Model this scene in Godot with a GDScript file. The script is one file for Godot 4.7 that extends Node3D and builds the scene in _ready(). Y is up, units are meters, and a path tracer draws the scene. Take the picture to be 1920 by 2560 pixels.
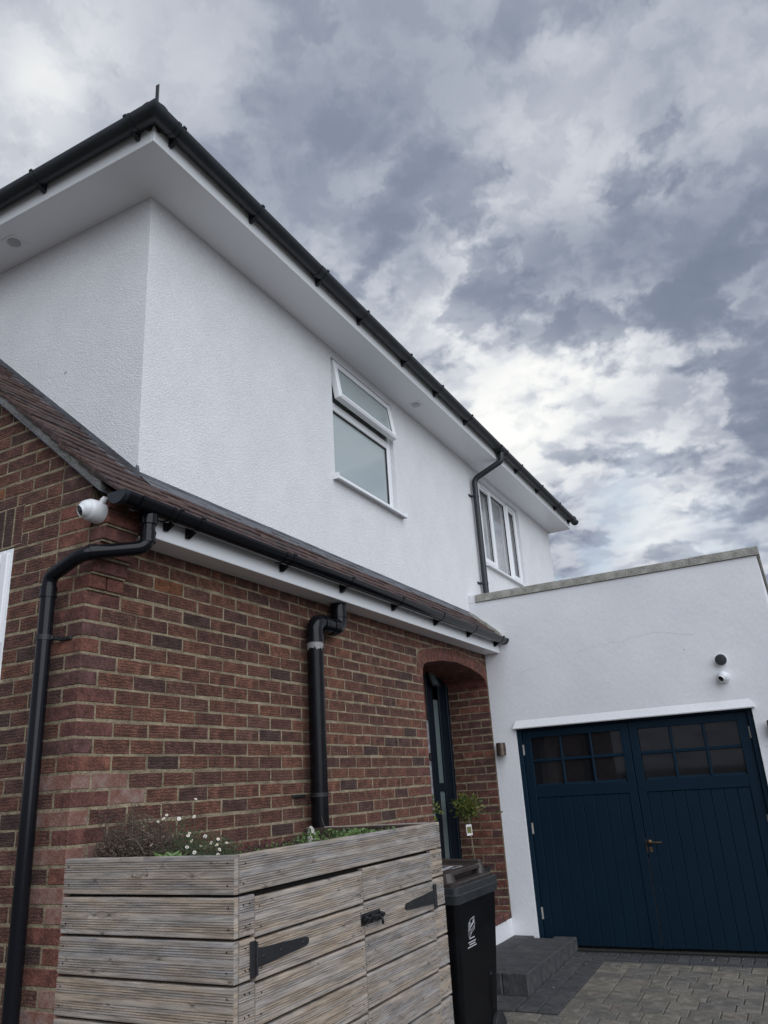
extends Node3D
# A white rendered house on a brick ground floor, with a garage, seen from its drive.
# x runs away from the house side wall, z towards the front, y up; the front brick corner stands at the origin.

const XU := -0.12     # upper side wall
const ZU := -0.40     # upper front wall
const YS := 5.11      # upper soffit
const ZG := -5.28     # garage front
const SLOPE := 0.035  # the drive falls away from the garage
const EYE := Vector3(2.8677, 1.4844, 2.4846)

class Mk:
	var v := PackedVector3Array()
	var n := PackedVector3Array()
	var u := PackedVector2Array()
	# corners run counter-clockwise as seen from outside
	func tri(a: Vector3, b: Vector3, c: Vector3, ua := Vector2.ZERO, ub := Vector2.ZERO, uc := Vector2.ZERO) -> void:
		var nn := (b - a).cross(c - a).normalized()
		v.append(a); v.append(c); v.append(b)
		n.append(nn); n.append(nn); n.append(nn)
		u.append(ua); u.append(uc); u.append(ub)
	func quad(a: Vector3, b: Vector3, c: Vector3, d: Vector3, ua := Vector2(0, 0), ub := Vector2(1, 0), uc := Vector2(1, 1), ud := Vector2(0, 1)) -> void:
		tri(a, b, c, ua, ub, uc)
		tri(a, c, d, ua, uc, ud)
	func squad(a: Vector3, b: Vector3, c: Vector3, d: Vector3, na: Vector3, nb: Vector3, nc: Vector3, nd: Vector3) -> void:
		for q in [[a, na], [c, nc], [b, nb], [a, na], [d, nd], [c, nc]]:
			v.append(q[0]); n.append(q[1]); u.append(Vector2.ZERO)
	func box(lo: Vector3, hi: Vector3, bev := 0.003) -> void:
		var c := (lo + hi) * 0.5
		xbox(Transform3D(Basis(), c), hi - lo, bev)
	func xbox(t: Transform3D, size: Vector3, bev := 0.003) -> void:
		var h := size * 0.5
		var b: float = min(bev, min(h.x, min(h.y, h.z)) * 0.9)
		var i := Vector3(h.x - b, h.y - b, h.z - b)
		var P := func(sx: float, sy: float, sz: float, ax: int) -> Vector3:
			return t * Vector3(sx * (h.x if ax == 0 else i.x), sy * (h.y if ax == 1 else i.y), sz * (h.z if ax == 2 else i.z))
		var flip := t.basis.determinant() < 0.0
		var Q := func(a: Vector3, b2: Vector3, c: Vector3, d: Vector3) -> void:
			if flip: quad(a, d, c, b2)
			else: quad(a, b2, c, d)
		for s in [-1.0, 1.0]:
			var f: float = s
			if f > 0:
				Q.call(P.call(f, -1, 1, 0), P.call(f, -1, -1, 0), P.call(f, 1, -1, 0), P.call(f, 1, 1, 0))
				Q.call(P.call(-1, f, 1, 1), P.call(1, f, 1, 1), P.call(1, f, -1, 1), P.call(-1, f, -1, 1))
				Q.call(P.call(-1, -1, f, 2), P.call(1, -1, f, 2), P.call(1, 1, f, 2), P.call(-1, 1, f, 2))
			else:
				Q.call(P.call(f, -1, -1, 0), P.call(f, -1, 1, 0), P.call(f, 1, 1, 0), P.call(f, 1, -1, 0))
				Q.call(P.call(-1, f, -1, 1), P.call(1, f, -1, 1), P.call(1, f, 1, 1), P.call(-1, f, 1, 1))
				Q.call(P.call(1, -1, f, 2), P.call(-1, -1, f, 2), P.call(-1, 1, f, 2), P.call(1, 1, f, 2))
		if b <= 0.0: return
		for s in [-1.0, 1.0]:
			for r in [-1.0, 1.0]:
				var k: bool = s * r > 0
				# edges along x, y, z
				_edge(P.call(-1, s, r, 1), P.call(1, s, r, 1), P.call(1, s, r, 2), P.call(-1, s, r, 2), k != flip)
				_edge(P.call(s, -1, r, 2), P.call(s, 1, r, 2), P.call(s, 1, r, 0), P.call(s, -1, r, 0), k != flip)
				_edge(P.call(s, r, -1, 0), P.call(s, r, 1, 0), P.call(s, r, 1, 1), P.call(s, r, -1, 1), k != flip)
				for w in [-1.0, 1.0]:
					var a: Vector3 = P.call(s, r, w, 0)
					var b3: Vector3 = P.call(s, r, w, 1)
					var c3: Vector3 = P.call(s, r, w, 2)
					if (s * r * w > 0) != flip: tri(a, b3, c3)
					else: tri(a, c3, b3)
	func _edge(a: Vector3, b: Vector3, c: Vector3, d: Vector3, k: bool) -> void:
		if k: quad(a, d, c, b)
		else: quad(a, b, c, d)
	func tube(path: Array, r, seg := 14, caps := true) -> void:
		var m := path.size()
		var rings := []
		var norms := []
		var up := Vector3.ZERO
		for i in m:
			var d: Vector3
			if i == 0: d = path[1] - path[0]
			elif i == m - 1: d = path[i] - path[i - 1]
			else: d = (path[i] - path[i - 1]).normalized() + (path[i + 1] - path[i]).normalized()
			d = d.normalized()
			if i == 0:
				up = Vector3(0, 1, 0) if absf(d.y) < 0.9 else Vector3(1, 0, 0)
			var s := d.cross(up).normalized()
			up = s.cross(d).normalized()
			var rad: float = r[i] if r is Array else r
			var ring := PackedVector3Array()
			var nr := PackedVector3Array()
			for k in seg:
				var an := TAU * k / seg
				var o := s * cos(an) + up * sin(an)
				ring.append(path[i] + o * rad)
				nr.append(o)
			rings.append(ring); norms.append(nr)
		for i in m - 1:
			for k in seg:
				var j := (k + 1) % seg
				squad(rings[i][j], rings[i][k], rings[i + 1][k], rings[i + 1][j], norms[i][j], norms[i][k], norms[i + 1][k], norms[i + 1][j])
		if caps:
			for k in seg:
				var j := (k + 1) % seg
				tri(path[0], rings[0][k], rings[0][j])
				tri(path[m - 1], rings[m - 1][j], rings[m - 1][k])
	# profile of (radius, height) turned about the y axis of t
	func lathe(prof: Array, t: Transform3D, seg := 24, smooth := true) -> void:
		for i in prof.size() - 1:
			var a: Vector2 = prof[i]
			var b: Vector2 = prof[i + 1]
			var dn := Vector2(b.y - a.y, a.x - b.x).normalized()
			var n0 := dn
			var n1 := dn
			if smooth:
				if i > 0:
					var z: Vector2 = prof[i - 1]
					var e := Vector2(a.y - z.y, z.x - a.x).normalized()
					if e.dot(dn) > 0.6: n0 = (e + dn).normalized()
				if i < prof.size() - 2:
					var z: Vector2 = prof[i + 2]
					var e := Vector2(z.y - b.y, b.x - z.x).normalized()
					if e.dot(dn) > 0.6: n1 = (e + dn).normalized()
			for k in seg:
				var p := TAU * k / seg
				var q := TAU * (k + 1) / seg
				var cp := Vector3(cos(p), 0, -sin(p))
				var cq := Vector3(cos(q), 0, -sin(q))
				var up := Vector3(0, 1, 0)
				squad(t * (cp * a.x + up * a.y), t * (cq * a.x + up * a.y), t * (cq * b.x + up * b.y), t * (cp * b.x + up * b.y),
					(t.basis * (cp * n0.x + up * n0.y)).normalized(), (t.basis * (cq * n0.x + up * n0.y)).normalized(),
					(t.basis * (cq * n1.x + up * n1.y)).normalized(), (t.basis * (cp * n1.x + up * n1.y)).normalized())
	# polygon in the x, y plane of t, from z = 0 to z = depth
	func prism(poly: PackedVector2Array, t: Transform3D, depth: float, ulen := 1.0, uoff := Vector2.ZERO) -> void:
		var p := poly
		if Geometry2D.is_polygon_clockwise(p): p = p.duplicate(); p.reverse()
		var idx := Geometry2D.triangulate_polygon(p)
		for k in range(0, idx.size(), 3):
			var a := p[idx[k]]
			var b := p[idx[k + 1]]
			var c := p[idx[k + 2]]
			if (b - a).cross(c - a) < 0:
				var s := b
				b = c
				c = s
			tri(t * Vector3(a.x, a.y, depth), t * Vector3(b.x, b.y, depth), t * Vector3(c.x, c.y, depth), a, b, c)
			tri(t * Vector3(a.x, a.y, 0), t * Vector3(c.x, c.y, 0), t * Vector3(b.x, b.y, 0), a, c, b)
		for k in p.size():
			var a := p[k]
			var b := p[(k + 1) % p.size()]
			quad(t * Vector3(a.x, a.y, 0), t * Vector3(b.x, b.y, 0), t * Vector3(b.x, b.y, depth), t * Vector3(a.x, a.y, depth),
				uoff + Vector2(0, a.y), uoff + Vector2(0, b.y), uoff + Vector2(depth * ulen, b.y), uoff + Vector2(depth * ulen, a.y))
	func mesh() -> ArrayMesh:
		var m := ArrayMesh.new()
		put(m)
		return m
	func put(m: ArrayMesh) -> void:
		var a := []
		a.resize(Mesh.ARRAY_MAX)
		a[Mesh.ARRAY_VERTEX] = v; a[Mesh.ARRAY_NORMAL] = n; a[Mesh.ARRAY_TEX_UV] = u
		m.add_surface_from_arrays(Mesh.PRIMITIVE_TRIANGLES, a)

var M := {}
var rng := RandomNumberGenerator.new()

func obj(called: String, m: Mk, mat: Material, parent: Node = self) -> MeshInstance3D:
	var o := MeshInstance3D.new()
	o.name = called
	o.mesh = m.mesh()
	o.set_surface_override_material(0, mat)
	o.mesh.surface_set_material(0, mat)
	parent.add_child(o, true)
	return o

func thing(called: String, label: String, category: String, at := Vector3.ZERO, group := "") -> Node3D:
	var o := Node3D.new()
	o.name = called
	o.position = at
	add_child(o, true)
	return tag(o, label, category, group)

func tag(o: Node3D, label: String, category: String, group := "") -> Node3D:
	o.set_meta("label", label)
	o.set_meta("category", category)
	if group != "": o.set_meta("group", group)
	return o

func part(called: String, parent: Node, label := "") -> Node3D:
	var o := Node3D.new()
	o.name = called
	parent.add_child(o, true)
	if label != "": o.set_meta("label", label)
	return o

func slab(called: String, lo: Vector3, hi: Vector3, mat: Material, parent: Node = self, bev := 0.003) -> MeshInstance3D:
	var m := Mk.new()
	m.box(lo, hi, bev)
	return obj(called, m, mat, parent)

# ---------------------------------------------------------------- textures and materials
func srgb(c: Color) -> Color:
	return c.linear_to_srgb()

# octaves of evenly repeating noise: random cells, wrapped at the borders and enlarged smoothly
func noise_layer(size: int, freq: float, oct: int, sd: int) -> PackedByteArray:
	var r := RandomNumberGenerator.new()
	r.seed = sd * 7919 + 13
	var acc := PackedFloat32Array()
	acc.resize(size * size)
	var amp := 1.0
	var total := 0.0
	var cells := maxi(2, int(round(freq * size)))
	for o in oct:
		while size % cells != 0: cells += 1
		if cells > size: break
		var raw := PackedByteArray()
		raw.resize(cells * cells)
		for i in raw.size(): raw[i] = r.randi() & 255
		var pad := 4
		var im := Image.create(cells + 2 * pad, cells + 2 * pad, false, Image.FORMAT_L8)
		var one := Image.create_from_data(cells, cells, false, Image.FORMAT_L8, raw)
		for dx in range(-4, 5):
			for dy in range(-4, 5):
				var at := Vector2i(pad + dx * cells, pad + dy * cells)
				if at.x < cells + 2 * pad and at.y < cells + 2 * pad and at.x + cells > 0 and at.y + cells > 0: im.blit_rect(one, Rect2i(0, 0, cells, cells), at)
		var up := size / cells
		im.resize((cells + 2 * pad) * up, (cells + 2 * pad) * up, Image.INTERPOLATE_CUBIC)
		var d := im.get_region(Rect2i(pad * up, pad * up, size, size)).get_data()
		for i in d.size(): acc[i] += amp * (d[i] - 128.0)
		total += amp
		amp *= 0.55
		cells *= 2
	var out := PackedByteArray()
	out.resize(size * size)
	for i in acc.size(): out[i] = clampi(int(128.0 + acc[i] / total * 1.25), 0, 255)
	return out

# layers of [frequency, octaves, weight, seed]; colours as seen (sRGB)
func noise_tex(size: int, layers: Array, lo: Color, hi: Color, gain := 1.0) -> ImageTexture:
	var acc := PackedFloat32Array()
	acc.resize(size * size)
	var total := 0.0
	for l in layers:
		var d := noise_layer(size, l[0], l[1], l[3])
		var w: float = l[2]
		total += w
		for i in d.size(): acc[i] += w * (d[i] / 255.0 - 0.5)
	var out := PackedByteArray()
	out.resize(size * size * 3)
	for i in acc.size():
		var t := clampf(0.5 + gain * acc[i] / total, 0.0, 1.0)
		out[i * 3] = int(255.0 * lerpf(lo.r, hi.r, t))
		out[i * 3 + 1] = int(255.0 * lerpf(lo.g, hi.g, t))
		out[i * 3 + 2] = int(255.0 * lerpf(lo.b, hi.b, t))
	var im := Image.create_from_data(size, size, false, Image.FORMAT_RGB8, out)
	im.generate_mipmaps()
	return ImageTexture.create_from_image(im)

func rib_tex(size: int) -> ImageTexture:   # combed face of a rustic brick: 24 furrows to the tile
	var a := noise_layer(size, 0.02, 2, 5)
	var b := noise_layer(size, 0.15, 2, 6)
	var out := PackedByteArray()
	out.resize(size * size)
	for y in size:
		for x in size:
			var i := y * size + x
			var wob := (a[i] / 255.0 - 0.5) * 0.9
			var s := 0.5 + 0.5 * sin(TAU * (20.0 * y / size + wob) + 0.6 * sin(TAU * 30.0 * x / size))
			out[i] = int(clampf(60.0 + 120.0 * pow(s, 0.6) + (b[i] - 128) * 0.5, 0, 255))
	return ImageTexture.create_from_image(Image.create_from_data(size, size, false, Image.FORMAT_L8, out))

func wood_tex(w: int, h: int, sd: int) -> ImageTexture:   # weathered grain along u, with knots
	var f := FastNoiseLite.new()
	f.seed = sd
	f.frequency = 1.0
	f.fractal_octaves = 3
	var g := FastNoiseLite.new()
	g.seed = sd + 9
	g.frequency = 1.0
	g.fractal_octaves = 2
	var r := RandomNumberGenerator.new()
	r.seed = sd
	var knots := []
	for k in 7: knots.append(Vector3(r.randf() * w, r.randf() * h, r.randf_range(5, 11)))
	var out := PackedByteArray()
	out.resize(w * h * 3)
	for y in h:
		for x in w:
			var warp := 0.0
			var dark := 0.0
			for kn: Vector3 in knots:
				var dx := (x - kn.x) / 1.25
				var dy := y - kn.y
				var q := (dx * dx + dy * dy) / (kn.z * kn.z)
				if q < 20.0:
					warp += signf(dy) * kn.z * 1.5 * exp(-q * 0.30)
					dark = maxf(dark, exp(-q * 2.6))
			var yy := y + warp
			var band := f.get_noise_2d(x * 0.0045, yy * 0.085)
			var ring := 0.5 + 0.5 * sin(yy * 0.26 + 6.0 * band)
			var fine := g.get_noise_2d(x * 0.03, yy * 0.8)
			var blot := g.get_noise_2d(x * 0.006 + 40.0, y * 0.012)
			var t := 0.80 + 0.20 * (pow(ring, 0.5) - 0.55) + 0.09 * fine + 0.09 * blot - 0.30 * dark
			var warm := clampf(0.5 + 1.1 * f.get_noise_2d(x * 0.003 + 90.0, y * 0.02), 0.0, 1.0)
			var i := (y * w + x) * 3
			out[i] = int(clampf(255.0 * t * lerpf(1.0, 1.03, warm), 0, 255))
			out[i + 1] = int(clampf(255.0 * t * lerpf(0.985, 0.965, warm), 0, 255))
			out[i + 2] = int(clampf(255.0 * t * lerpf(0.985, 0.90, warm), 0, 255))
	return ImageTexture.create_from_image(Image.create_from_data(w, h, false, Image.FORMAT_RGB8, out))

func mat(lin: Color, rough := 0.8, metal := 0.0, spec := 0.5) -> StandardMaterial3D:
	var m := StandardMaterial3D.new()
	m.albedo_color = srgb(lin)
	m.roughness = rough
	m.metallic = metal
	m.metallic_specular = spec
	return m

func tri_mat(lin: Color, rough: float, tex: Texture2D, metres: float, bump: Texture2D = null, bump_cm := 0.0) -> StandardMaterial3D:
	var m := mat(lin, rough)
	m.uv1_triplanar = true
	m.uv1_world_triplanar = true
	m.uv1_triplanar_sharpness = 8.0
	m.uv1_scale = Vector3.ONE / metres
	if tex: m.albedo_texture = tex
	if bump:
		m.heightmap_enabled = true
		m.heightmap_texture = bump
		m.heightmap_scale = bump_cm
	return m

func make_materials() -> void:
	var speck := noise_tex(512, [[0.012, 3, 0.5, 1], [0.12, 3, 0.6, 2]], Color(0.52, 0.5, 0.5), Color(1.05, 1.0, 1.0).clamp(), 1.5)
	var blot := noise_tex(512, [[0.006, 3, 0.7, 3], [0.05, 3, 0.5, 4], [0.2, 2, 0.3, 14]], Color(0.68, 0.66, 0.65), Color(1, 1, 1), 1.5)
	var soft := noise_tex(512, [[0.004, 4, 1.0, 31], [0.25, 2, 0.35, 32]], Color(0.91, 0.912, 0.92), Color(1, 1, 1), 1.3)
	var ribs := rib_tex(512)
	var grit := noise_tex(1024, [[0.125, 2, 0.5, 7], [0.25, 2, 0.7, 8], [0.008, 3, 0.25, 17]], Color(0, 0, 0), Color(1, 1, 1), 1.6)
	var lumps := noise_tex(512, [[0.02, 3, 0.8, 9], [0.12, 3, 0.5, 10]], Color(0, 0, 0), Color(1, 1, 1), 1.6)
	# bricks: rustic tones, then the smooth red quoins
	M.rustic = []
	for c in [Color(0.235, 0.102, 0.068), Color(0.262, 0.112, 0.074), Color(0.205, 0.092, 0.067), Color(0.290, 0.126, 0.081), Color(0.172, 0.086, 0.069), Color(0.240, 0.115, 0.082), Color(0.325, 0.140, 0.086), Color(0.135, 0.073, 0.062)]:
		M.rustic.append(tri_mat(c, 0.92, speck, 0.30, ribs, 0.75))
	M.orange = tri_mat(Color(0.36, 0.140, 0.065), 0.92, speck, 0.30, ribs, 0.75)
	M.quoin = []
	for c in [Color(0.250, 0.092, 0.064), Color(0.205, 0.082, 0.064), Color(0.275, 0.108, 0.072), Color(0.160, 0.076, 0.064)]:
		M.quoin.append(tri_mat(c, 0.88, speck, 0.34, lumps, 0.22))
	M.salt = []
	for s in 2:   # bricks with a white bloom of salts in patches
		var t := noise_tex(512, [[0.016, 4, 0.8, 61 + s], [0.11, 3, 0.4, 65]], Color(0.44, 0.275, 0.225), Color(0.565, 0.49, 0.46), 2.0 if s == 0 else 1.4)
		M.salt.append(tri_mat(Color(1, 1, 1), 0.92, t, 0.33, lumps, 0.2))
	M.mortar = tri_mat(Color(0.36, 0.305, 0.215), 0.95, noise_tex(512, [[0.01, 3, 0.6, 11], [0.15, 3, 0.6, 12]], Color(0.62, 0.6, 0.57), Color(1, 0.99, 0.96), 1.6), 0.5, lumps, 0.5)
	M.grey_mortar = tri_mat(Color(0.22, 0.22, 0.21), 0.95, blot, 0.3, lumps, 0.6)
	# white walls
	M.render = tri_mat(Color(0.83, 0.83, 0.835), 0.92, noise_tex(1024, [[0.004, 4, 0.30, 33], [0.125, 3, 0.7, 34]], Color(0.91, 0.91, 0.915), Color(1, 1, 1), 1.3), 0.93, grit, 0.30)
	M.smooth_render = tri_mat(Color(0.80, 0.80, 0.815), 0.85, soft, 1.7, lumps, 0.10)
	M.upvc = mat(Color(0.82, 0.83, 0.84), 0.28)
	M.soffit = mat(Color(0.84, 0.85, 0.87), 0.35)
	M.hairline = mat(Color(0.46, 0.46, 0.47), 0.95)
	M.gasket = mat(Color(0.012, 0.012, 0.014), 0.6)
	M.black_plastic = mat(Color(0.006, 0.0065, 0.009), 0.16, 0.0, 0.35)
	M.black_aged = tri_mat(Color(0.020, 0.026, 0.033), 0.42, blot, 0.5)
	M.black_iron = tri_mat(Color(0.02, 0.021, 0.024), 0.5, blot, 0.3)
	M.soil_pipe = tri_mat(Color(0.008, 0.008, 0.010), 0.25, blot, 0.4)
	M.soil_pipe.metallic_specular = 0.3
	M.bare_pvc = tri_mat(Color(0.36, 0.36, 0.37), 0.5, blot, 0.2)
	M.lead = tri_mat(Color(0.135, 0.145, 0.165), 0.6, blot, 0.35, lumps, 0.3)
	M.tile = []
	for c in [Color(0.120, 0.070, 0.062), Color(0.098, 0.060, 0.055), Color(0.142, 0.085, 0.070), Color(0.085, 0.062, 0.058)]:
		M.tile.append(tri_mat(c, 0.95, speck, 0.25, lumps, 0.25))
	M.hip = tri_mat(Color(0.08, 0.075, 0.07), 0.95, speck, 0.25, lumps, 0.25)
	M.stone = tri_mat(Color(0.47, 0.46, 0.43), 0.95, noise_tex(512, [[0.012, 4, 0.7, 21], [0.1, 3, 0.5, 22]], Color(0.72, 0.72, 0.7), Color(1, 1, 0.98), 1.5), 0.55, lumps, 0.35)
	M.navy = tri_mat(Color(0.0062, 0.0195, 0.035), 0.42, soft, 0.9, lumps, 0.05)
	M.navy.metallic_specular = 0.25
	M.shaded_navy = tri_mat(Color(0.0042, 0.0095, 0.0165), 0.4, soft, 0.9)  # navy darkened so the porch shade is in the colour
	M.shaded_navy.metallic_specular = 0.3
	M.brass = tri_mat(Color(0.23, 0.15, 0.09), 0.45, blot, 0.1)
	M.brass.metallic = 0.8
	M.steel = tri_mat(Color(0.45, 0.43, 0.38), 0.5, blot, 0.1)
	M.bronze = tri_mat(Color(0.16, 0.125, 0.10), 0.38, blot, 0.1)
	M.bronze.metallic = 0.7
	M.frost = mat(Color(0.36, 0.42, 0.42), 0.03, 0.0, 0.9)
	M.frost.clearcoat_enabled = true
	M.frost.clearcoat = 1.0
	M.frost.clearcoat_roughness = 0.02
	M.pane = mat(Color(0.014, 0.015, 0.019), 0.03, 0.0, 0.4)
	M.pane.transparency = BaseMaterial3D.TRANSPARENCY_ALPHA
	M.pane.albedo_color.a = 0.55
	M.clear_glass = mat(Color(0.02, 0.022, 0.025), 0.012, 0.0, 0.9)
	M.clear_glass.transparency = BaseMaterial3D.TRANSPARENCY_ALPHA
	M.clear_glass.albedo_color.a = 0.05
	M.door_glass = mat(Color(0.115, 0.145, 0.145), 0.15)
	M.curtain = mat(Color(0.72, 0.73, 0.74), 0.9)
	M.room = mat(Color(0.35, 0.34, 0.33), 0.9)
	M.wood = []
	var planks := [wood_tex(1024, 160, 3), wood_tex(1024, 160, 8)]
	for k in 4:
		var w := mat([Color(0.51, 0.475, 0.43), Color(0.47, 0.443, 0.41), Color(0.50, 0.455, 0.40), Color(0.46, 0.44, 0.415)][k], 0.9)
		w.albedo_texture = planks[k % 2]
		w.uv1_scale = Vector3(0.62, 7.0, 1)
		w.uv1_offset = Vector3(0.37 * k, 0.21 * k, 0)
		M.wood.append(w)
	M.dark_wood = mat(Color(0.085, 0.065, 0.052), 0.85)  # plain dark brown for roof deck, inner frame and end board
	M.dark_wood.albedo_texture = planks[0]
	M.dark_wood.uv1_scale = Vector3(0.6, 7.0, 1)
	M.paver = []
	var conc := noise_tex(512, [[0.01, 3, 0.5, 41], [0.16, 3, 0.7, 42]], Color(0.6, 0.6, 0.6), Color(1, 1, 1), 1.7)
	for c in [Color(0.215, 0.195, 0.165), Color(0.240, 0.215, 0.180), Color(0.190, 0.176, 0.155), Color(0.255, 0.228, 0.186)]:
		M.paver.append(tri_mat(c, 0.92, conc, 0.4, lumps, 0.25))
	M.paver_dark = []
	for c in [Color(0.082, 0.082, 0.086), Color(0.072, 0.073, 0.078), Color(0.094, 0.093, 0.095)]:
		M.paver_dark.append(tri_mat(c, 0.9, conc, 0.4, lumps, 0.25))
	M.joint = tri_mat(Color(0.040, 0.037, 0.032), 0.97, conc, 0.3, lumps, 0.4)
	M.ground = tri_mat(Color(0.19, 0.175, 0.155), 0.95, conc, 1.3)
	M.soil = tri_mat(Color(0.035, 0.027, 0.020), 0.97, speck, 0.15, lumps, 2.0)
	M.bin = tri_mat(Color(0.0065, 0.007, 0.0085), 0.40, blot, 0.5)
	M.bin.metallic_specular = 0.25
	M.bin_rim = tri_mat(Color(0.034, 0.040, 0.045), 0.6, blot, 0.5)
	M.bin_lid = tri_mat(Color(0.050, 0.038, 0.034), 0.45, blot, 0.4)
	M.print = mat(Color(0.55, 0.55, 0.57), 0.7)
	M.cam_white = mat(Color(0.70, 0.71, 0.72), 0.32)
	M.lens = mat(Color(0.006, 0.006, 0.008), 0.06)
	M.speaker = mat(Color(0.022, 0.025, 0.030), 0.55)
	M.lamp_glass = mat(Color(0.3, 0.29, 0.27), 0.3)
	M.leaf = []
	for c in [Color(0.075, 0.10, 0.02), Color(0.05, 0.078, 0.018), Color(0.15, 0.15, 0.03)]:
		var l := mat(c, 0.5)
		l.backlight_enabled = true
		l.backlight = srgb(c)
		l.cull_mode = BaseMaterial3D.CULL_DISABLED
		M.leaf.append(l)
	M.green = []
	for c in [Color(0.085, 0.15, 0.035), Color(0.12, 0.19, 0.06), Color(0.055, 0.09, 0.03)]:
		var l := mat(c, 0.55)
		l.backlight_enabled = true
		l.backlight = srgb(c)
		l.cull_mode = BaseMaterial3D.CULL_DISABLED
		M.green.append(l)
	M.twig = mat(Color(0.085, 0.062, 0.048), 0.95)
	M.twig_pale = mat(Color(0.20, 0.165, 0.13), 0.95)
	M.twig_mid = mat(Color(0.13, 0.10, 0.072), 0.95)
	M.sage = mat(Color(0.06, 0.068, 0.040), 0.9)
	M.red_stem = mat(Color(0.12, 0.04, 0.035), 0.9)
	M.petal = mat(Color(0.78, 0.76, 0.76), 0.8)
	M.yolk = mat(Color(0.55, 0.38, 0.05), 0.8)
	M.bark = mat(Color(0.16, 0.13, 0.09), 0.9)

# ---------------------------------------------------------------- sky
func make_sky() -> PanoramaSkyMaterial:
	var w := 4096
	var h := 1024   # the upper half; below the horizon one even grey
	# broad lighter and darker cloud masses: direction, spread in degrees, brightness, blue gap
	var masses := [[-0.555,0.752,-0.356,8.0,0.04,0.0],[-0.626,0.667,-0.405,5.0,0.09,0.0],[-0.536,0.747,-0.393,3.0,0.08,0.0],[-0.441,0.741,-0.506,2.2,0.09,0.0],[-0.471,0.773,-0.425,5.0,0.02,0.0],[-0.579,0.712,-0.398,2.0,0.08,0.0],[-0.383,0.727,-0.570,8.0,-0.05,0.0],[-0.331,0.669,-0.666,8.0,-0.03,0.0],[-0.230,0.765,-0.602,9.0,-0.02,0.0],[-0.299,0.585,-0.754,5.0,-0.10,0.0],[-0.200,0.558,-0.806,4.0,-0.09,0.0],[-0.082,0.588,-0.804,5.0,-0.10,0.0],[0.005,0.547,-0.837,6.0,-0.16,0.0],[0.067,0.583,-0.810,6.0,-0.14,0.0],[0.005,0.701,-0.714,3.0,-0.09,0.0],[0.013,0.334,-0.943,3.5,-0.22,0.0],[-0.014,0.516,-0.857,5.0,-0.08,0.0],[0.073,0.657,-0.750,2.0,0.12,0.0],[0.057,0.690,-0.721,2.2,0.05,0.0],[0.103,0.702,-0.704,3.0,-0.02,0.0],[-0.243,0.619,-0.747,1.4,0.13,0.0],[-0.025,0.652,-0.758,4.0,0.05,0.0],[-0.304,0.543,-0.783,2.0,0.12,0.0],[-0.113,0.638,-0.761,4.0,0.05,0.0],[-0.258,0.439,-0.861,5.0,0.26,0.0],[-0.194,0.466,-0.863,4.0,0.22,0.0],[-0.075,0.483,-0.872,3.0,0.13,0.0],[-0.203,0.494,-0.845,2.0,0.10,0.0],[-0.153,0.390,-0.908,5.0,0.10,0.0],[-0.257,0.378,-0.889,4.0,0.15,0.0],[-0.077,0.343,-0.936,4.0,0.05,0.0],[-0.023,0.305,-0.952,3.0,0.12,0.0],[-0.115,0.267,-0.957,3.0,0.14,0.0],[-0.038,0.419,-0.907,4.0,-0.06,0.0],[-0.149,0.427,-0.892,2.0,-0.10,0.0],[-0.091,0.420,-0.903,2.5,-0.08,0.0],[-0.181,0.294,-0.938,2.2,0.00,1.0],[-0.151,0.329,-0.932,2.5,-0.03,0.7],[-0.209,0.264,-0.941,2.0,-0.02,0.8],[-0.043,0.260,-0.965,2.0,-0.02,0.5],[-0.225,0.244,-0.944,2.0,0.00,0.8]]
	var cw := 512
	var ch := 128
	var coarse := Image.create(cw, ch, false, Image.FORMAT_RGBF)
	var soft_light := Vector3(-0.18, 0.40, -0.90).normalized()
	for y in ch:
		var th := (y + 0.5) / ch * PI * 0.5
		for x in cw:
			var az := (x + 0.5) / cw * TAU
			var d := Vector3(sin(az) * sin(th), cos(th), -cos(az) * sin(th))
			var b := 0.0
			var gap := 0.0
			for q: Array in masses:
				var dot: float = d.x * q[0] + d.y * q[1] + d.z * q[2]
				if dot > 0.85:
					var an := rad_to_deg(acos(minf(dot, 1.0)))
					var g := exp(-an * an / (1.4 * q[3] * q[3]))
					b += q[4] * g
					gap += q[5] * g
			var near := exp(-pow(rad_to_deg(acos(clampf(d.dot(soft_light), -1, 1))) / 24.0, 2.0))
			coarse.set_pixel(x, y, Color(b, gap, near))
	coarse.resize(w, h, Image.INTERPOLATE_CUBIC)
	var cd := coarse.get_data().to_float32_array()
	var f := FastNoiseLite.new()
	f.seed = 12
	f.noise_type = FastNoiseLite.TYPE_SIMPLEX_SMOOTH
	f.frequency = 1.5
	f.fractal_octaves = 6
	f.fractal_gain = 0.52
	f.domain_warp_enabled = true
	f.domain_warp_amplitude = 0.12
	f.domain_warp_frequency = 1.3
	var g2 := FastNoiseLite.new()
	g2.seed = 77
	g2.noise_type = FastNoiseLite.TYPE_SIMPLEX_SMOOTH
	g2.frequency = 8.0
	g2.fractal_octaves = 5
	g2.fractal_gain = 0.6
	g2.domain_warp_enabled = true
	g2.domain_warp_amplitude = 0.08
	g2.domain_warp_frequency = 2.6
	var g3 := FastNoiseLite.new()
	g3.seed = 5
	g3.noise_type = FastNoiseLite.TYPE_SIMPLEX_SMOOTH
	g3.frequency = 3.0
	g3.fractal_octaves = 7
	g3.fractal_gain = 0.58
	g3.domain_warp_enabled = true
	g3.domain_warp_amplitude = 0.10
	g3.domain_warp_frequency = 2.2
	var out := PackedByteArray()
	out.resize(w * h * 2 * 3)
	var sins := PackedFloat32Array()
	var coss := PackedFloat32Array()
	for x in w:
		var az := (x + 0.5) / w * TAU
		sins.append(sin(az)); coss.append(-cos(az))
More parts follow.
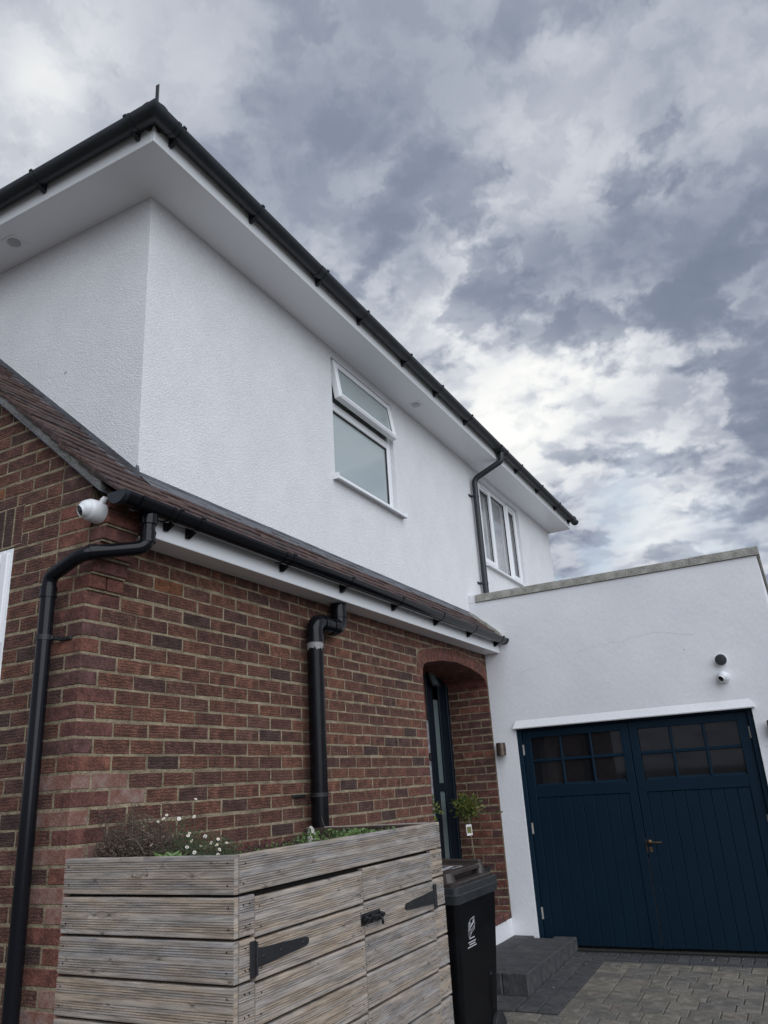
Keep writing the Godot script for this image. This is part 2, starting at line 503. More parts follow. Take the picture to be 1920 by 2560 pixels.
	for y in h:
		var th := (y + 0.5) / h * PI * 0.5
		var k := sin(th) / (cos(th) + 0.16)
		for x in w:
			var px := sins[x] * k
			var pz := coss[x] * k
			var i := (y * w + x) * 3
			var a := f.get_noise_2d(px * 1.15, pz * 1.15)
			var c := g2.get_noise_2d(px, pz)
			var near: float = cd[i + 2]
			var e := g3.get_noise_2d(px, pz)
			var m1 := smoothstep(-0.22, 0.30, a)
			var m2 := smoothstep(-0.20, 0.28, e)
			var m3 := smoothstep(-0.25, 0.30, c)
			var b: float = 0.655 + cd[i] * (0.85 - 0.2 * near)
			b -= (0.055 + 0.06 * near) * (m1 - 0.5) + (0.050 + 0.15 * near) * (m2 - 0.5) + (0.022 + 0.09 * near) * (m3 - 0.5)
			b += (0.028 + 0.09 * near) * 4.0 * m2 * (1.0 - m2) * (1.0 - 0.6 * m1)
			var gap := clampf(cd[i + 1] * (0.9 - 2.2 * a), 0.0, 1.0) * 0.6
			if b < 0.62: b = 0.62 - 0.13 * (1.0 - exp(-(0.62 - b) / 0.13))
			if b > 0.86: b = 0.86 + (1.0 - exp(-(b - 0.86) * 6.0)) * 0.13
			var dk := 1.0 - b
			out[i] = int(255.0 * lerpf(clampf(b - 0.075 * dk, 0, 1), 0.70, gap))
			out[i + 1] = int(255.0 * lerpf(b, 0.765, gap))
			out[i + 2] = int(255.0 * lerpf(clampf(b + 0.15 * dk - 0.02 * (b - 0.8) * 5.0 * float(b > 0.8), 0, 1), 0.84, gap))
	for i in range(w * h * 3, w * h * 6, 3):
		out[i] = 96; out[i + 1] = 94; out[i + 2] = 92
	var m := PanoramaSkyMaterial.new()
	m.panorama = ImageTexture.create_from_image(Image.create_from_data(w, h * 2, false, Image.FORMAT_RGB8, out))
	return m

# ---------------------------------------------------------------- bricks
var bricks := []

func lay(mk: Mk, m: Material, parent: Node3D, area: float, at: Vector3, out: Vector3, called := "brick") -> void:
	var d := EYE - at
	var score := area * maxf(0.02, out.dot(d.normalized())) / d.length_squared()
	var q := at - EYE
	var dz := -q.dot(Vector3(0.42769, -0.33538, 0.83940))
	if dz <= 0.1 or absf(q.dot(Vector3(0.87962, -0.05946, -0.47194)) / dz) > 0.5 or absf(q.dot(Vector3(0.20819, 0.94020, 0.26958)) / dz) > 0.67: score *= 0.01
	bricks.append({"mk": mk, "mat": m, "parent": parent, "score": score, "name": called})

# a brick face: outline in the x, y plane of t, facing t's z, with worn edges
func brick_mesh(poly: PackedVector2Array, t: Transform3D, depth := 0.035, rough := 0.0019) -> Mk:
	var p := poly
	if Geometry2D.is_polygon_clockwise(p): p = p.duplicate(); p.reverse()
	var o := PackedVector2Array()
	for k in p.size():
		var a := p[k]
		var b := p[(k + 1) % p.size()]
		var l := a.distance_to(b)
		var parts := 3 if l > 0.12 else (2 if l > 0.04 else 1)
		for s in parts:
			o.append(a.lerp(b, float(s) / parts) + Vector2(rng.randf_range(-rough, rough), rng.randf_range(-rough, rough)))
	var m := o.size()
	var inn := PackedVector2Array()
	for k in m:
		var e := (o[(k + 1) % m] - o[(k + m - 1) % m]).normalized()
		inn.append(o[k] + Vector2(-e.y, e.x) * rng.randf_range(0.0018, 0.0036))
	var proud := rng.randf_range(-0.0008, 0.0008)
	var tilt := Vector2(rng.randf_range(-0.004, 0.004), rng.randf_range(-0.008, 0.008))
	var c := Vector2.ZERO
	for q in inn: c += q / m
	var mk := Mk.new()
	var F := func(q: Vector2, z: float) -> Vector3:
		return t * Vector3(q.x, q.y, z + proud + (q - c).dot(tilt))
	var idx := Geometry2D.triangulate_polygon(inn)
	for k in range(0, idx.size(), 3):
		var a := inn[idx[k]]
		var b := inn[idx[k + 1]]
		var d := inn[idx[k + 2]]
		if (b - a).cross(d - a) < 0:
			var s := b
			b = d
			d = s
		mk.tri(F.call(a, 0.0), F.call(b, 0.0), F.call(d, 0.0))
	for k in m:
		var j := (k + 1) % m
		mk.quad(F.call(o[k], -0.0026), F.call(o[j], -0.0026), F.call(inn[j], 0.0), F.call(inn[k], 0.0))
		mk.quad(F.call(o[k], -depth), F.call(o[j], -depth), F.call(o[j], -0.0026), F.call(o[k], -0.0026))
	return mk

func rect(x0: float, y0: float, x1: float, y1: float) -> PackedVector2Array:
	return PackedVector2Array([Vector2(x0, y0), Vector2(x1, y0), Vector2(x1, y1), Vector2(x0, y1)])

func area_of(p: PackedVector2Array) -> float:
	var s := 0.0
	for k in p.size(): s += p[k].cross(p[(k + 1) % p.size()])
	return absf(s) * 0.5

func put_brick(r: PackedVector2Array, region: PackedVector2Array, t: Transform3D, m: Material, parent: Node3D, called := "brick") -> void:
	var wave := 0.0022 * sin(r[0].x * 1.9 + r[0].y * 31.0) + 0.0012 * sin(r[0].x * 6.1 + r[0].y * 17.0)
	var low := rng.randf_range(-0.0015, 0.0015)
	var q4 := PackedVector2Array()
	for k in r.size(): q4.append(r[k] + Vector2(0, wave + (low if k < 2 else rng.randf_range(-0.0012, 0.0008))))
	for p in Geometry2D.intersect_polygons(q4, region):
		if area_of(p) < 0.0009: continue
		var c := Vector2.ZERO
		for q in p: c += q / p.size()
		lay(brick_mesh(p, t), m, parent, area_of(p), t * Vector3(c.x, c.y, 0), t.basis.z, called)

func rustic(front: bool) -> Material:
	var r := rng.randf()
	if r > 0.982: return M.orange
	if front: return M.rustic[[0, 2, 4, 7, 2, 4, 0, 1, 5, 3][rng.randi() % 10]]
	return M.rustic[[0, 1, 2, 3, 0, 1, 5, 3, 1, 4, 6, 0, 2, 1, 3, 6, 0, 5, 7, 2][rng.randi() % 20]]

func verge(x: float) -> float:
	return 2.925 + 0.862 * (0.087 - x)

func corbel_step(k: int) -> float:
	return [0.0, 0.022, 0.045, 0.07, 0.098, 0.118, 0.118][k]

func build_bricks(house: Node3D) -> void:
	var side := part("side_wall", house)
	var front := part("front_wall", house)
	var porch := part("porch_side_wall", house)
	var arch := part("door_arch", house)
	# mortar beds behind the bricks
	var ts := Transform3D(Basis(Vector3(0, 0, -1), Vector3(0, 1, 0), Vector3(1, 0, 0)), Vector3.ZERO)
	var inner := [Vector2(3.69, 2.37), Vector2(3.70, 2.44), Vector2(3.74, 2.483), Vector2(3.82, 2.507), Vector2(4.12, 2.553), Vector2(4.48, 2.575), Vector2(4.84, 2.553), Vector2(5.08, 2.515), Vector2(5.21, 2.475), Vector2(5.262, 2.41)]
	var outer := [Vector2(3.56, 2.374), Vector2(3.585, 2.46), Vector2(3.635, 2.59), Vector2(3.80, 2.625), Vector2(4.12, 2.672), Vector2(4.48, 2.695), Vector2(4.84, 2.672), Vector2(5.08, 2.632), Vector2(5.2, 2.606), Vector2(5.266, 2.585)]
	var core := PackedVector2Array([Vector2(0.05, -0.35), Vector2(3.684, -0.35)])
	for q: Vector2 in inner: core.append(q + Vector2(-0.004 if q.x < 4.2 else 0.004, 0.006))
	core.append_array(PackedVector2Array([Vector2(5.27, 2.42), Vector2(5.27, 2.95), Vector2(0.05, 2.95)]))
	var mk := Mk.new()
	mk.prism(core, Transform3D(ts.basis, Vector3(-0.46, 0, 0)), 0.4572)
	obj("mortar", mk, M.mortar, side)
	mk = Mk.new()
	mk.prism(PackedVector2Array([Vector2(-0.55, -0.35), Vector2(-0.0028, -0.35), Vector2(-0.0028, verge(0)), Vector2(-1.9, verge(-1.9)), Vector2(-1.9, 2.765), Vector2(-0.55, 2.765)]), Transform3D(Basis(), Vector3(0, 0, -0.05)), 0.0472)
	mk.box(Vector3(-1.9, -0.35, -0.05), Vector3(-0.56, 1.6, -0.0028), 0.0)
	obj("mortar", mk, M.mortar, front)
	mk = Mk.new()
	mk.box(Vector3(-0.46, 0.1, -5.5), Vector3(-0.004, 2.6, -5.2728), 0.0)
	obj("mortar", mk, M.mortar, porch)
	# side wall
	var region := PackedVector2Array([Vector2(0.0, -0.3), Vector2(3.69, -0.3), Vector2(3.69, 2.374), Vector2(3.545, 2.374), Vector2(3.622, 2.60), Vector2(3.80, 2.633), Vector2(4.12, 2.680), Vector2(4.48, 2.703), Vector2(4.84, 2.680), Vector2(5.08, 2.640), Vector2(5.262, 2.595), Vector2(5.262, 2.735), Vector2(0.0, 2.735)])
	for k in range(-34, 5):
		var y0 := 2.3755 + 0.075 * k
		var first := 0.225 if posmod(k, 2) == 0 else 0.1125
		var wob := 0.0
		var u := first
		if k > 0:   # beside the corbel
			u = 0.225
			if posmod(k, 2) == 1:
				put_brick(rect(u, y0 + 0.0058, u + 0.1025, y0 + 0.069), region, ts, rustic(false), side)
				u += 0.1125
		while u < 5.26:
			var hidden := y0 < 1.02 and u > 0.15 and u < 1.7
			wob = rng.randf_range(-0.003, 0.003)
			if not hidden:
				var edge := u + 0.23 > 3.69 and y0 < 2.36
				var m: Material = rustic(false)
				if edge: m = M.quoin[rng.randi() % 3]
				elif y0 < 1.62 and u < 0.3 and rng.randf() < 0.35: m = M.salt[rng.randi() % 2]
				put_brick(rect(u + wob, y0 + 0.0058 + rng.randf_range(-0.001, 0.001), u + 0.214 + rng.randf_range(-0.003, 0.001), y0 + 0.0682), region, ts, m, side)
			u += 0.225
	# quoins of the corner, and the corbels that carry the eaves
	for k in range(-34, 7):
		var y0 := 2.3755 + 0.075 * k
		var step := 0.0 if k < 0 else corbel_step(k)
		var even := posmod(k, 2) == 0
		var m: Material = M.quoin[rng.randi() % 4 if k < 0 else rng.randi() % 2]
		if y0 < 1.66 and rng.randf() < 0.5: m = M.salt[rng.randi() % 2]
		var lx := 0.1025 if even else 0.215
		var lz := 0.215 if even else 0.1025
		if k > 0:
			lx = 0.1025
			lz = 0.1025 if k == 1 else 0.215
		if y0 > verge(step): continue
		var top: float = minf(y0 + 0.0682, verge(step - lx) - 0.01)
		var q := Mk.new()
		q.box(Vector3(step - lx, y0 + 0.0045, -lz), Vector3(step, top, rng.randf_range(-0.001, 0.001)), 0.0035)
		lay(q, m, front, 0.02, Vector3(step, y0, 0), Vector3(0.7, 0, 0.7), "brick" if k < 0 else "corbel_brick")
		if k == 1:
			q = Mk.new()
			q.box(Vector3(step - lx, y0 + 0.0045, -0.215), Vector3(step - 0.001, top, -0.1125), 0.0035)
			lay(q, m, front, 0.01, Vector3(step, y0, 0), Vector3(1, 0, 0), "corbel_brick")
		if k > 0:   # bed of mortar under each corbel course
			q = Mk.new()
			q.box(Vector3(step - lx - 0.02, y0 - 0.006, -0.21), Vector3(step - 0.012, y0 + 0.0045, -0.006), 0.0)
			obj("mortar", q, M.mortar, front)
			# bricks on the front face between the straight joint and the corbel
			var fr := PackedVector2Array([Vector2(-1.9, 0), Vector2(0.2, 0), Vector2(0.2, verge(0.2)), Vector2(-1.9, verge(-1.9))])
			var tf0 := Transform3D(Basis(), Vector3.ZERO)
			put_brick(rect(-0.215, y0 + 0.0058, step - 0.1125, y0 + 0.0682), fr, tf0, M.quoin[rng.randi() % 4], front)
	# front wall
	var tf := Transform3D(Basis(), Vector3.ZERO)
	var left := -1.9
	var region_a := PackedVector2Array([Vector2(-0.548, -0.3), Vector2(0, -0.3), Vector2(0, verge(0) - 0.004), Vector2(left, verge(left) - 0.004), Vector2(left, 2.99), Vector2(-0.495, 2.99), Vector2(-0.495, 2.772), Vector2(-0.548, 2.772)])
	for k in range(-34, 34):
		var y0 := 2.3755 + 0.075 * k
		var even := posmod(k, 2) == 0
		var u := -0.1125 if even else -0.225
		if k > 0: u = -0.225 if even else -0.225
		if k > 0 and even:
			put_brick(rect(-0.225 - 0.1025, y0 + 0.0058, -0.2255, y0 + 0.0682), region_a, tf, rustic(true), front)
			u = -0.225 - 0.1125
		if k > 6: put_brick(rect(-0.215, y0 + 0.0058, -0.002, y0 + 0.0682), region_a, tf, M.quoin[3], front)
		while u > left:
			put_brick(rect(u - 0.2145 + rng.randf_range(-0.002, 0.002), y0 + 0.0058, u - 0.0005, y0 + 0.0682), region_a, tf, rustic(true), front)
			u -= 0.225
	var sx := -0.500
	while sx > left:   # upright bricks over the window
		put_brick(rect(sx - 0.065, 2.775, sx, 2.983), rect(left, 2.7, 0, 3.2), tf, M.rustic[[2, 4, 7][rng.randi() % 3]], front, "upright_brick")
		sx -= 0.075
	# far side of the porch
	var tp := Transform3D(Basis(), Vector3(0, 0, -5.27))
	var reg_p := rect(-0.455, 0.31, -0.006, 2.56)
	for k in range(-28, 3):
		var y0 := 2.3755 + 0.075 * k
		var u := -0.006
		var l := 0.215 if posmod(k, 2) == 0 else 0.1025
		while u > -0.46:
			put_brick(rect(u - l, y0 + 0.0058, u, y0 + 0.0682), reg_p, tp, M.quoin[rng.randi() % 4] if u > -0.2 else M.rustic[[0, 2, 5, 1][rng.randi() % 4]], porch)
			u -= l + 0.01
			l = 0.215
	# the ring of bricks on edge over the porch
	var n := 27
	var ends := []
	for i in n + 1:
		var f := float(i) / n * 9.0
		# even steps along the outer curve
		var want := float(i) / n
		var total := 0.0
		for j in 9: total += outer[j].distance_to(outer[j + 1])
		var run := 0.0
		for j in 9:
			var l: float = outer[j].distance_to(outer[j + 1])
			if want * total <= run + l + 1e-6:
				f = j + (want * total - run) / l
				break
			run += l
		var j0: int = mini(int(f), 8)
		ends.append([inner[j0].lerp(inner[j0 + 1], f - j0), outer[j0].lerp(outer[j0 + 1], f - j0)])
	for i in n:
		var a: Vector2 = ends[i][0].lerp(ends[i + 1][0], 0.035)
		var b: Vector2 = ends[i][0].lerp(ends[i + 1][0], 0.965)
		var c: Vector2 = ends[i][1].lerp(ends[i + 1][1], 0.965)
		var d: Vector2 = ends[i][1].lerp(ends[i + 1][1], 0.035)
		lay(brick_mesh(PackedVector2Array([a, b, c, d]), ts, 0.44, 0.0006), M.quoin[[0, 0, 2, 1][rng.randi() % 4]], arch, area_of(PackedVector2Array([a, b, c, d])), ts * Vector3(a.x, a.y, 0), Vector3(1, 0, 0), "arch_brick")
	# the 300 that show largest one by one, the others joined
	bricks.sort_custom(func(p, q): return p.score > q.score)
	var rest := {}
	for i in bricks.size():
		var b: Dictionary = bricks[i]
		if i < 300: obj(b.name, b.mk, b.mat, b.parent)
		else:
			if not rest.has(b.mat): rest[b.mat] = Mk.new()
			rest[b.mat].v.append_array(b.mk.v); rest[b.mat].n.append_array(b.mk.n); rest[b.mat].u.append_array(b.mk.u)
	var am := ArrayMesh.new()
	var far := MeshInstance3D.new()
	far.name = "more_bricks"
	for m in rest:
		rest[m].put(am)
		am.surface_set_material(am.get_surface_count() - 1, m)
	far.mesh = am
	far.set_meta("kind", "stuff")
	house.add_child(far)
	print("bricks ", bricks.size())

# ---------------------------------------------------------------- shared shapes
func fillet(pts: Array, r: float, steps := 6) -> Array:
	var out := [pts[0]]
	for i in range(1, pts.size() - 1):
		var a: Vector3 = pts[i - 1]
		var b: Vector3 = pts[i]
		var c: Vector3 = pts[i + 1]
		var da := (a - b).normalized()
		var dc := (c - b).normalized()
		var l: float = minf(r, minf(a.distance_to(b), c.distance_to(b)) * 0.45)
		for s in steps + 1:
			var t := float(s) / steps
			var p := b + da * l
			var q := b + dc * l
			out.append(p.lerp(b, t).lerp(b.lerp(q, t), t))
	out.append(pts[-1])
	return out

# half-round trough along axis; side is outwards; m0 and m1 mitre its ends
func trough(mk: Mk, at: Vector3, axis: Vector3, side: Vector3, l0: float, m0: float, l1: float, m1: float, r: float, thick := 0.004) -> void:
	var pr := PackedVector2Array()
	var steps := 14
	for i in steps + 1: pr.append(Vector2(cos(PI + PI * i / steps), sin(PI + PI * i / steps)) * r)
	for i in steps + 1: pr.append(Vector2(cos(-PI * i / steps), sin(-PI * i / steps)) * (r - thick))
	var up := Vector3(0, 1, 0)
	var flip := side.cross(up).dot(axis) < 0
	for i in pr.size():
		var a := pr[i]
		var b := pr[(i + 1) % pr.size()]
		var A := at + side * a.x + up * a.y
		var B := at + side * b.x + up * b.y
		var a0 := A + axis * (l0 + m0 * a.x)
		var a1 := A + axis * (l1 + m1 * a.x)
		var b0 := B + axis * (l0 + m0 * b.x)
		var b1 := B + axis * (l1 + m1 * b.x)
		var outer := i < steps
		var na := (side * a.x + up * a.y).normalized() * (1.0 if outer else -1.0)
		var nb := (side * b.x + up * b.y).normalized() * (1.0 if outer else -1.0)
		if i == steps or i == pr.size() - 1:
			na = up
			nb = up
		if flip: mk.squad(b0, a0, a1, b1, nb, na, na, nb)
		else: mk.squad(a0, b0, b1, a1, na, nb, nb, na)
	for e in [[l0, m0], [l1, m1]]:   # close the cut ends
		for i in steps:
			var q := []
			for a: Vector2 in [pr[i], pr[i + 1], pr[pr.size() - 2 - i], pr[pr.size() - 1 - i]]:
				q.append(at + side * a.x + up * a.y + axis * (e[0] + e[1] * a.x))
			mk.quad(q[0], q[1], q[2], q[3])

func half_disc(r: float) -> PackedVector2Array:
	var p := PackedVector2Array()
	for i in 15: p.append(Vector2(cos(PI + PI * i / 14), sin(PI + PI * i / 14)) * r)
	return p

func bracket(parent: Node3D, m: Material, at: Vector3, axis: Vector3, side: Vector3, r: float, double := false) -> void:
	var mk := Mk.new()
	trough(mk, at, axis, side, -0.014, 0, 0.014, 0, r + 0.0035, 0.0035)
	if double:
		var cl := Mk.new()
		trough(cl, at, axis, side, 0.03, 0, 0.085, 0, r + 0.0045, 0.0045)
		obj("union", cl, m, parent)
	var b := Basis(side, Vector3(0, 1, 0), side.cross(Vector3(0, 1, 0)))
	var fin := PackedVector2Array([Vector2(-r - 0.003, 0.0), Vector2(-r - 0.003, -r - 0.030), Vector2(-r + 0.010, -r - 0.032), Vector2(r * 0.15, -r * 0.98), Vector2(-r * 0.3, -r * 0.97), Vector2(-r * 0.75, -r * 0.66)])
	mk.prism(fin, Transform3D(b, at - side.cross(Vector3(0, 1, 0)) * 0.012), 0.024)
	var lip := at + side * (r + 0.002)
	mk.xbox(Transform3D(b, lip + Vector3(0, 0.004, 0)), Vector3(0.012, 0.014, 0.026), 0.002)
	obj("bracket", mk, m, parent)

func ring_of(mk: Mk, t: Transform3D, w: float, h: float, face: float, depth: float, bev := 0.004) -> void:
	# a rectangular frame in the x, y plane of t, its front at z = 0
	for s in [-1.0, 1.0]:
		mk.xbox(t * Transform3D(Basis(), Vector3(s * (w - face) * 0.5, 0, -depth * 0.5)), Vector3(face, h, depth), bev)
		mk.xbox(t * Transform3D(Basis(), Vector3(0, s * (h - face) * 0.5, -depth * 0.5 - 0.0006)), Vector3(w - 2 * face + 0.004, face, depth), bev)

func pipe_collar(mk: Mk, at: Vector3, dir: Vector3, r: float, l := 0.05) -> void:
	var d := dir.normalized()
	mk.tube([at - d * l * 0.5, at - d * l * 0.3, at - d * l * 0.28, at + d * l * 0.28, at + d * l * 0.3, at + d * l * 0.5], [r + 0.005, r + 0.005, r + 0.003, r + 0.003, r + 0.005, r + 0.005], 18)

# ---------------------------------------------------------------- house above the bricks
func build_house(house: Node3D) -> void:
	var mk := Mk.new()
	# upper side wall with two openings: z ranges of the openings
	var xi := XU - 0.25
	var o1 := [-2.545, -3.665, 3.905, 5.026]
	var o2 := [-5.98, -7.50, 3.925, 5.03]
	var zs := [ZU - 0.25, o1[0], o1[1], o2[0], o2[1], -9.0]
	for k in 5:
		var z0: float = zs[k]
		var z1: float = zs[k + 1]
		if k == 1 or k == 3:
			var o: Array = o1 if k == 1 else o2
			mk.box(Vector3(xi, 2.62, z1), Vector3(XU, o[2], z0), 0.0)
			mk.box(Vector3(xi, o[3], z1), Vector3(XU, YS + 0.03, z0), 0.0)
		else:
			mk.box(Vector3(xi, 2.62, z1), Vector3(XU, YS + 0.03, z0), 0.0)
	obj("upper_side_wall", mk, M.render, house)
	mk = Mk.new()
	mk.box(Vector3(-6, 2.62, ZU - 0.25), Vector3(XU, YS + 0.03, ZU), 0.0)
	obj("upper_front_wall", mk, M.render, house)
	mk = Mk.new()   # inside
	mk.box(Vector3(-6.2, 2.62, -9.2), Vector3(-6, YS + 0.1, ZU), 0.0)
	mk.box(Vector3(-6, 2.62, -9.2), Vector3(xi, YS + 0.1, -9.0), 0.0)
	mk.box(Vector3(-6, 2.5, -9.2), Vector3(-0.47, 2.61, ZU), 0.0)
	mk.box(Vector3(-6, YS + 0.032, -9.2), Vector3(XU, YS + 0.1, ZU), 0.0)
	mk.box(Vector3(-2.5, 2.62, -8.9), Vector3(-2.4, YS + 0.02, -5.0), 0.0)
	obj("inner_walls", mk, M.room, house)
	mk = Mk.new()
	mk.box(Vector3(-6, 2.3, -9.2), Vector3(-0.48, 2.5, -0.06), 0.0)
	mk.box(Vector3(-6, -0.3, -5.5), Vector3(-1.9, 2.3, -5.4), 0.0)
	obj("floor", mk, M.room, house)
	# soffit, fascia
	mk = Mk.new()
	mk.box(Vector3(-6, YS, ZU + 0.001), Vector3(0.2, YS + 0.012, -0.085), 0.0)
	mk.box(Vector3(XU + 0.001, YS, -9.08), Vector3(0.2, YS + 0.012, ZU + 0.001), 0.0)
	obj("soffit", mk, M.soffit, house)
	mk = Mk.new()
	mk.box(Vector3(0.2, YS - 0.006, -9.09), Vector3(0.218, YS + 0.17, -0.067), 0.003)
	mk.box(Vector3(-6, YS - 0.006, -0.085), Vector3(0.2, YS + 0.17, -0.067), 0.003)
	mk.box(Vector3(XU - 0.3, YS - 0.008, -9.1), Vector3(0.199, YS + 0.17, -9.081), 0.003)
	obj("fascia", mk, M.upvc, house)
	for z in [-4.23]:   # joint cover on the fascia
		slab("fascia_joint", Vector3(0.2185, YS - 0.007, z - 0.02), Vector3(0.2205, YS + 0.12, z + 0.02), M.upvc, house, 0.0005)
	for at in [Vector3(0.035, YS, -3.936), Vector3(-1.194, YS, -0.229)]:
		var v := Mk.new()
		v.box(at + Vector3(-0.06, -0.006, -0.06), at + Vector3(0.06, -0.0005, 0.06), 0.002)
		var vent := obj("soffit_vent", v, M.upvc, house)
		v = Mk.new()
		v.lathe([Vector2(0.0, 0.0), Vector2(0.043, 0.0), Vector2(0.043, 0.0035), Vector2(0.0, 0.0035)], Transform3D(Basis(), at + Vector3(0, -0.0092, 0)), 24)
		obj("vent_shade", v, M.black_aged, vent)  # dark disc painted for the shaded opening behind the slats
		for k in 7:
			var dz := (k - 3) * 0.012
			var half := sqrt(maxf(0.0002, 0.043 * 0.043 - dz * dz))
			slab("slat", at + Vector3(-half, -0.0125, dz - 0.0035), at + Vector3(half, -0.0094, dz + 0.0035), M.upvc, vent, 0.001)
	# upper roof, hipped at the front corner
	mk = Mk.new()
	var e := YS + 0.155
	var A := Vector3(0.27, e, -0.015)
	var B := Vector3(0.27, e, -9.12)
	var C := Vector3(-6.3, e, -9.12)
	var D := Vector3(-6.3, e, -0.015)
	var R0 := Vector3(-3.0, e + 2.35, -3.3)
	var R1 := Vector3(-3.0, e + 2.35, -9.12)
	mk.quad(A, B, R1, R0)
	mk.tri(D, A, R0)
	mk.quad(C, D, R0, R1)
	mk.tri(B, C, R1)
	mk.quad(A, D, C, B)
	obj("upper_roof", mk, M.tile[1], house)
	mk = Mk.new()   # rounded hip tile at the corner, and its iron
	var hd := (R0 - A).normalized()
	for k in 3:
		var p := A + hd * (0.09 + 0.28 * k) + Vector3(0, -0.03, 0)
		mk.tube([p - hd * 0.03, p + hd * 0.30], [0.088, 0.082], 20)
	var hip := obj("hip_tile", mk, M.hip, house)
	mk = Mk.new()
	mk.box(Vector3(0.262, YS + 0.16, -0.026), Vector3(0.288, YS + 0.345, -0.019), 0.002)
	obj("hip_iron", mk, M.black_iron, hip)
	# lower eaves: soffit, fascia
	slab("lower_soffit", Vector3(0.001, 2.735, -5.274), Vector3(0.15, 2.745, -0.222), M.soffit, house, 0.0)
	slab("lower_fascia", Vector3(0.15, 2.731, -5.274), Vector3(0.168, 2.885, -0.222), M.upvc, house, 0.003)
	slab("fascia_joint", Vector3(0.1685, 2.732, -4.99), Vector3(0.1703, 2.86, -4.985), M.soffit, house, 0.0003)
	lower_roof(house)
	porch(house)
	# windows
	window_bath(house)
	window_rear(house)
	window_front(house)

func roof_y(x: float) -> float:
	return 3.165 - 0.865 * (x + 0.12)

func lower_roof(house: Node3D) -> void:
	var ang := atan(0.865)
	var down := Vector3(cos(ang), -sin(ang), 0)
	var nrm := Vector3(sin(ang), cos(ang), 0)
	var roof := part("lower_roof", house)
	var mk := Mk.new()
	var deck := PackedVector2Array([Vector2(0.165, roof_y(0.165) - 0.035), Vector2(-0.13, roof_y(-0.13) - 0.035), Vector2(-0.13, roof_y(-0.13) - 0.065), Vector2(0.165, roof_y(0.165) - 0.065)])
	mk.prism(deck, Transform3D(Basis(), Vector3(0, 0, -5.27)), 5.27)
	var deck2 := PackedVector2Array([Vector2(-0.13, roof_y(-0.13) - 0.035), Vector2(-2.0, roof_y(-2.0) - 0.035), Vector2(-2.0, roof_y(-2.0) - 0.065), Vector2(-0.13, roof_y(-0.13) - 0.065)])
	mk.prism(deck2, Transform3D(Basis(), Vector3(0, 0, ZU)), -ZU)
	obj("deck", mk, M.dark_wood, roof)
	var shapes := []
	for k in 4:
		var t := Mk.new()
		t.box(Vector3(-0.1325, -0.009, -0.081), Vector3(0.1325, 0.009, 0.081), 0.004)
		shapes.append(t.mesh())
	var eave := Vector3(0.222, roof_y(0.222), 0)
	for row in 25:
		var tail := eave - down * (0.1 * row)
		if row == 25: break
		var front_only := tail.x < -0.115
		var z := 0.055 - (0.0 if row % 2 == 0 else 0.0)
		var first := true
		while z > (ZU + 0.02 if front_only else -5.25):
			var w := 0.165
			var half := first and row % 2 == 1
			if half: w = 0.0825
			var o := MeshInstance3D.new()
			o.name = "roof_tile"
			o.mesh = shapes[rng.randi() % 4]
			o.material_override = null
			var tilt := Basis(Vector3(0, 0, 1), -0.105 + rng.randf_range(-0.02, 0.02)) * Basis(Vector3(1, 0, 0), rng.randf_range(-0.012, 0.012))
			var base := Basis(down, nrm, Vector3(0, 0, 1))
			# tail rests on the course below
			var c := tail - down * 0.1325 + nrm * (0.004 + rng.randf_range(-0.002, 0.003)) + Vector3(0, 0, z - w * 0.5 + rng.randf_range(-0.002, 0.002))
			o.transform = Transform3D(base * Basis(Vector3(0, 0, 1), 0.085 + rng.randf_range(-0.02, 0.02)) * Basis(Vector3(1, 0, 0), rng.randf_range(-0.014, 0.014)) * Basis.from_scale(Vector3(1, 1, w / 0.165 * 0.985)), c)
			o.set_surface_override_material(0, M.tile[[0, 1, 2, 3, 0, 1][rng.randi() % 6]])
			roof.add_child(o, true)
			z -= w
			first = false
	# verge: pale mortar under the tile ends, on an undercloak strip
	mk = Mk.new()
	var x0 := 0.10
	var x1 := -1.95
	var vp := PackedVector2Array()
	var steps := 40
	for i in steps + 1:
		var x: float = lerpf(x0, x1, float(i) / steps)
		vp.append(Vector2(x, verge(x) + 0.003))
	for i in steps + 1:
		var x: float = lerpf(x1, x0, float(i) / steps)
		vp.append(Vector2(x, roof_y(x) - 0.010 + rng.randf_range(-0.006, 0.004)))
	mk.prism(vp, Transform3D(Basis(), Vector3(0, 0, -0.003)), 0.046)
	obj("verge_mortar", mk, M.grey_mortar, roof)
	mk = Mk.new()
	mk.prism(PackedVector2Array([Vector2(x0 + 0.01, verge(x0 + 0.01) - 0.004), Vector2(x0 + 0.01, verge(x0 + 0.01) + 0.003), Vector2(x1, verge(x1) + 0.003), Vector2(x1, verge(x1) - 0.004)]), Transform3D(Basis(), Vector3(0, 0, -0.004)), 0.058)
	obj("undercloak", mk, M.lead, roof)
	# lead flashing up the front wall and along the side wall
	mk = Mk.new()
	var seg := 5
	for i in seg:
		var xa: float = lerpf(XU + 0.006, -2.0, float(i) / seg)
		var xb: float = lerpf(XU + 0.006, -2.0, float(i + 1) / seg) - 0.03
		var k := 0.003 if i % 2 == 0 else 0.0
		var q := PackedVector2Array([Vector2(xa, roof_y(xa) - 0.02), Vector2(xa, roof_y(xa) + 0.062), Vector2(xb, roof_y(xb) + 0.062), Vector2(xb, roof_y(xb) - 0.02)])
		mk.prism(q, Transform3D(Basis(), Vector3(0, 0, ZU + 0.001)), 0.005 + k)
		var ap := PackedVector2Array([Vector2(xa, roof_y(xa) + 0.022 + k), Vector2(xb, roof_y(xb) + 0.022 + k), Vector2(xb, roof_y(xb) + 0.018 + k), Vector2(xa, roof_y(xa) + 0.018 + k)])
		mk.prism(ap, Transform3D(Basis(), Vector3(0, 0, ZU + 0.006)), 0.07)
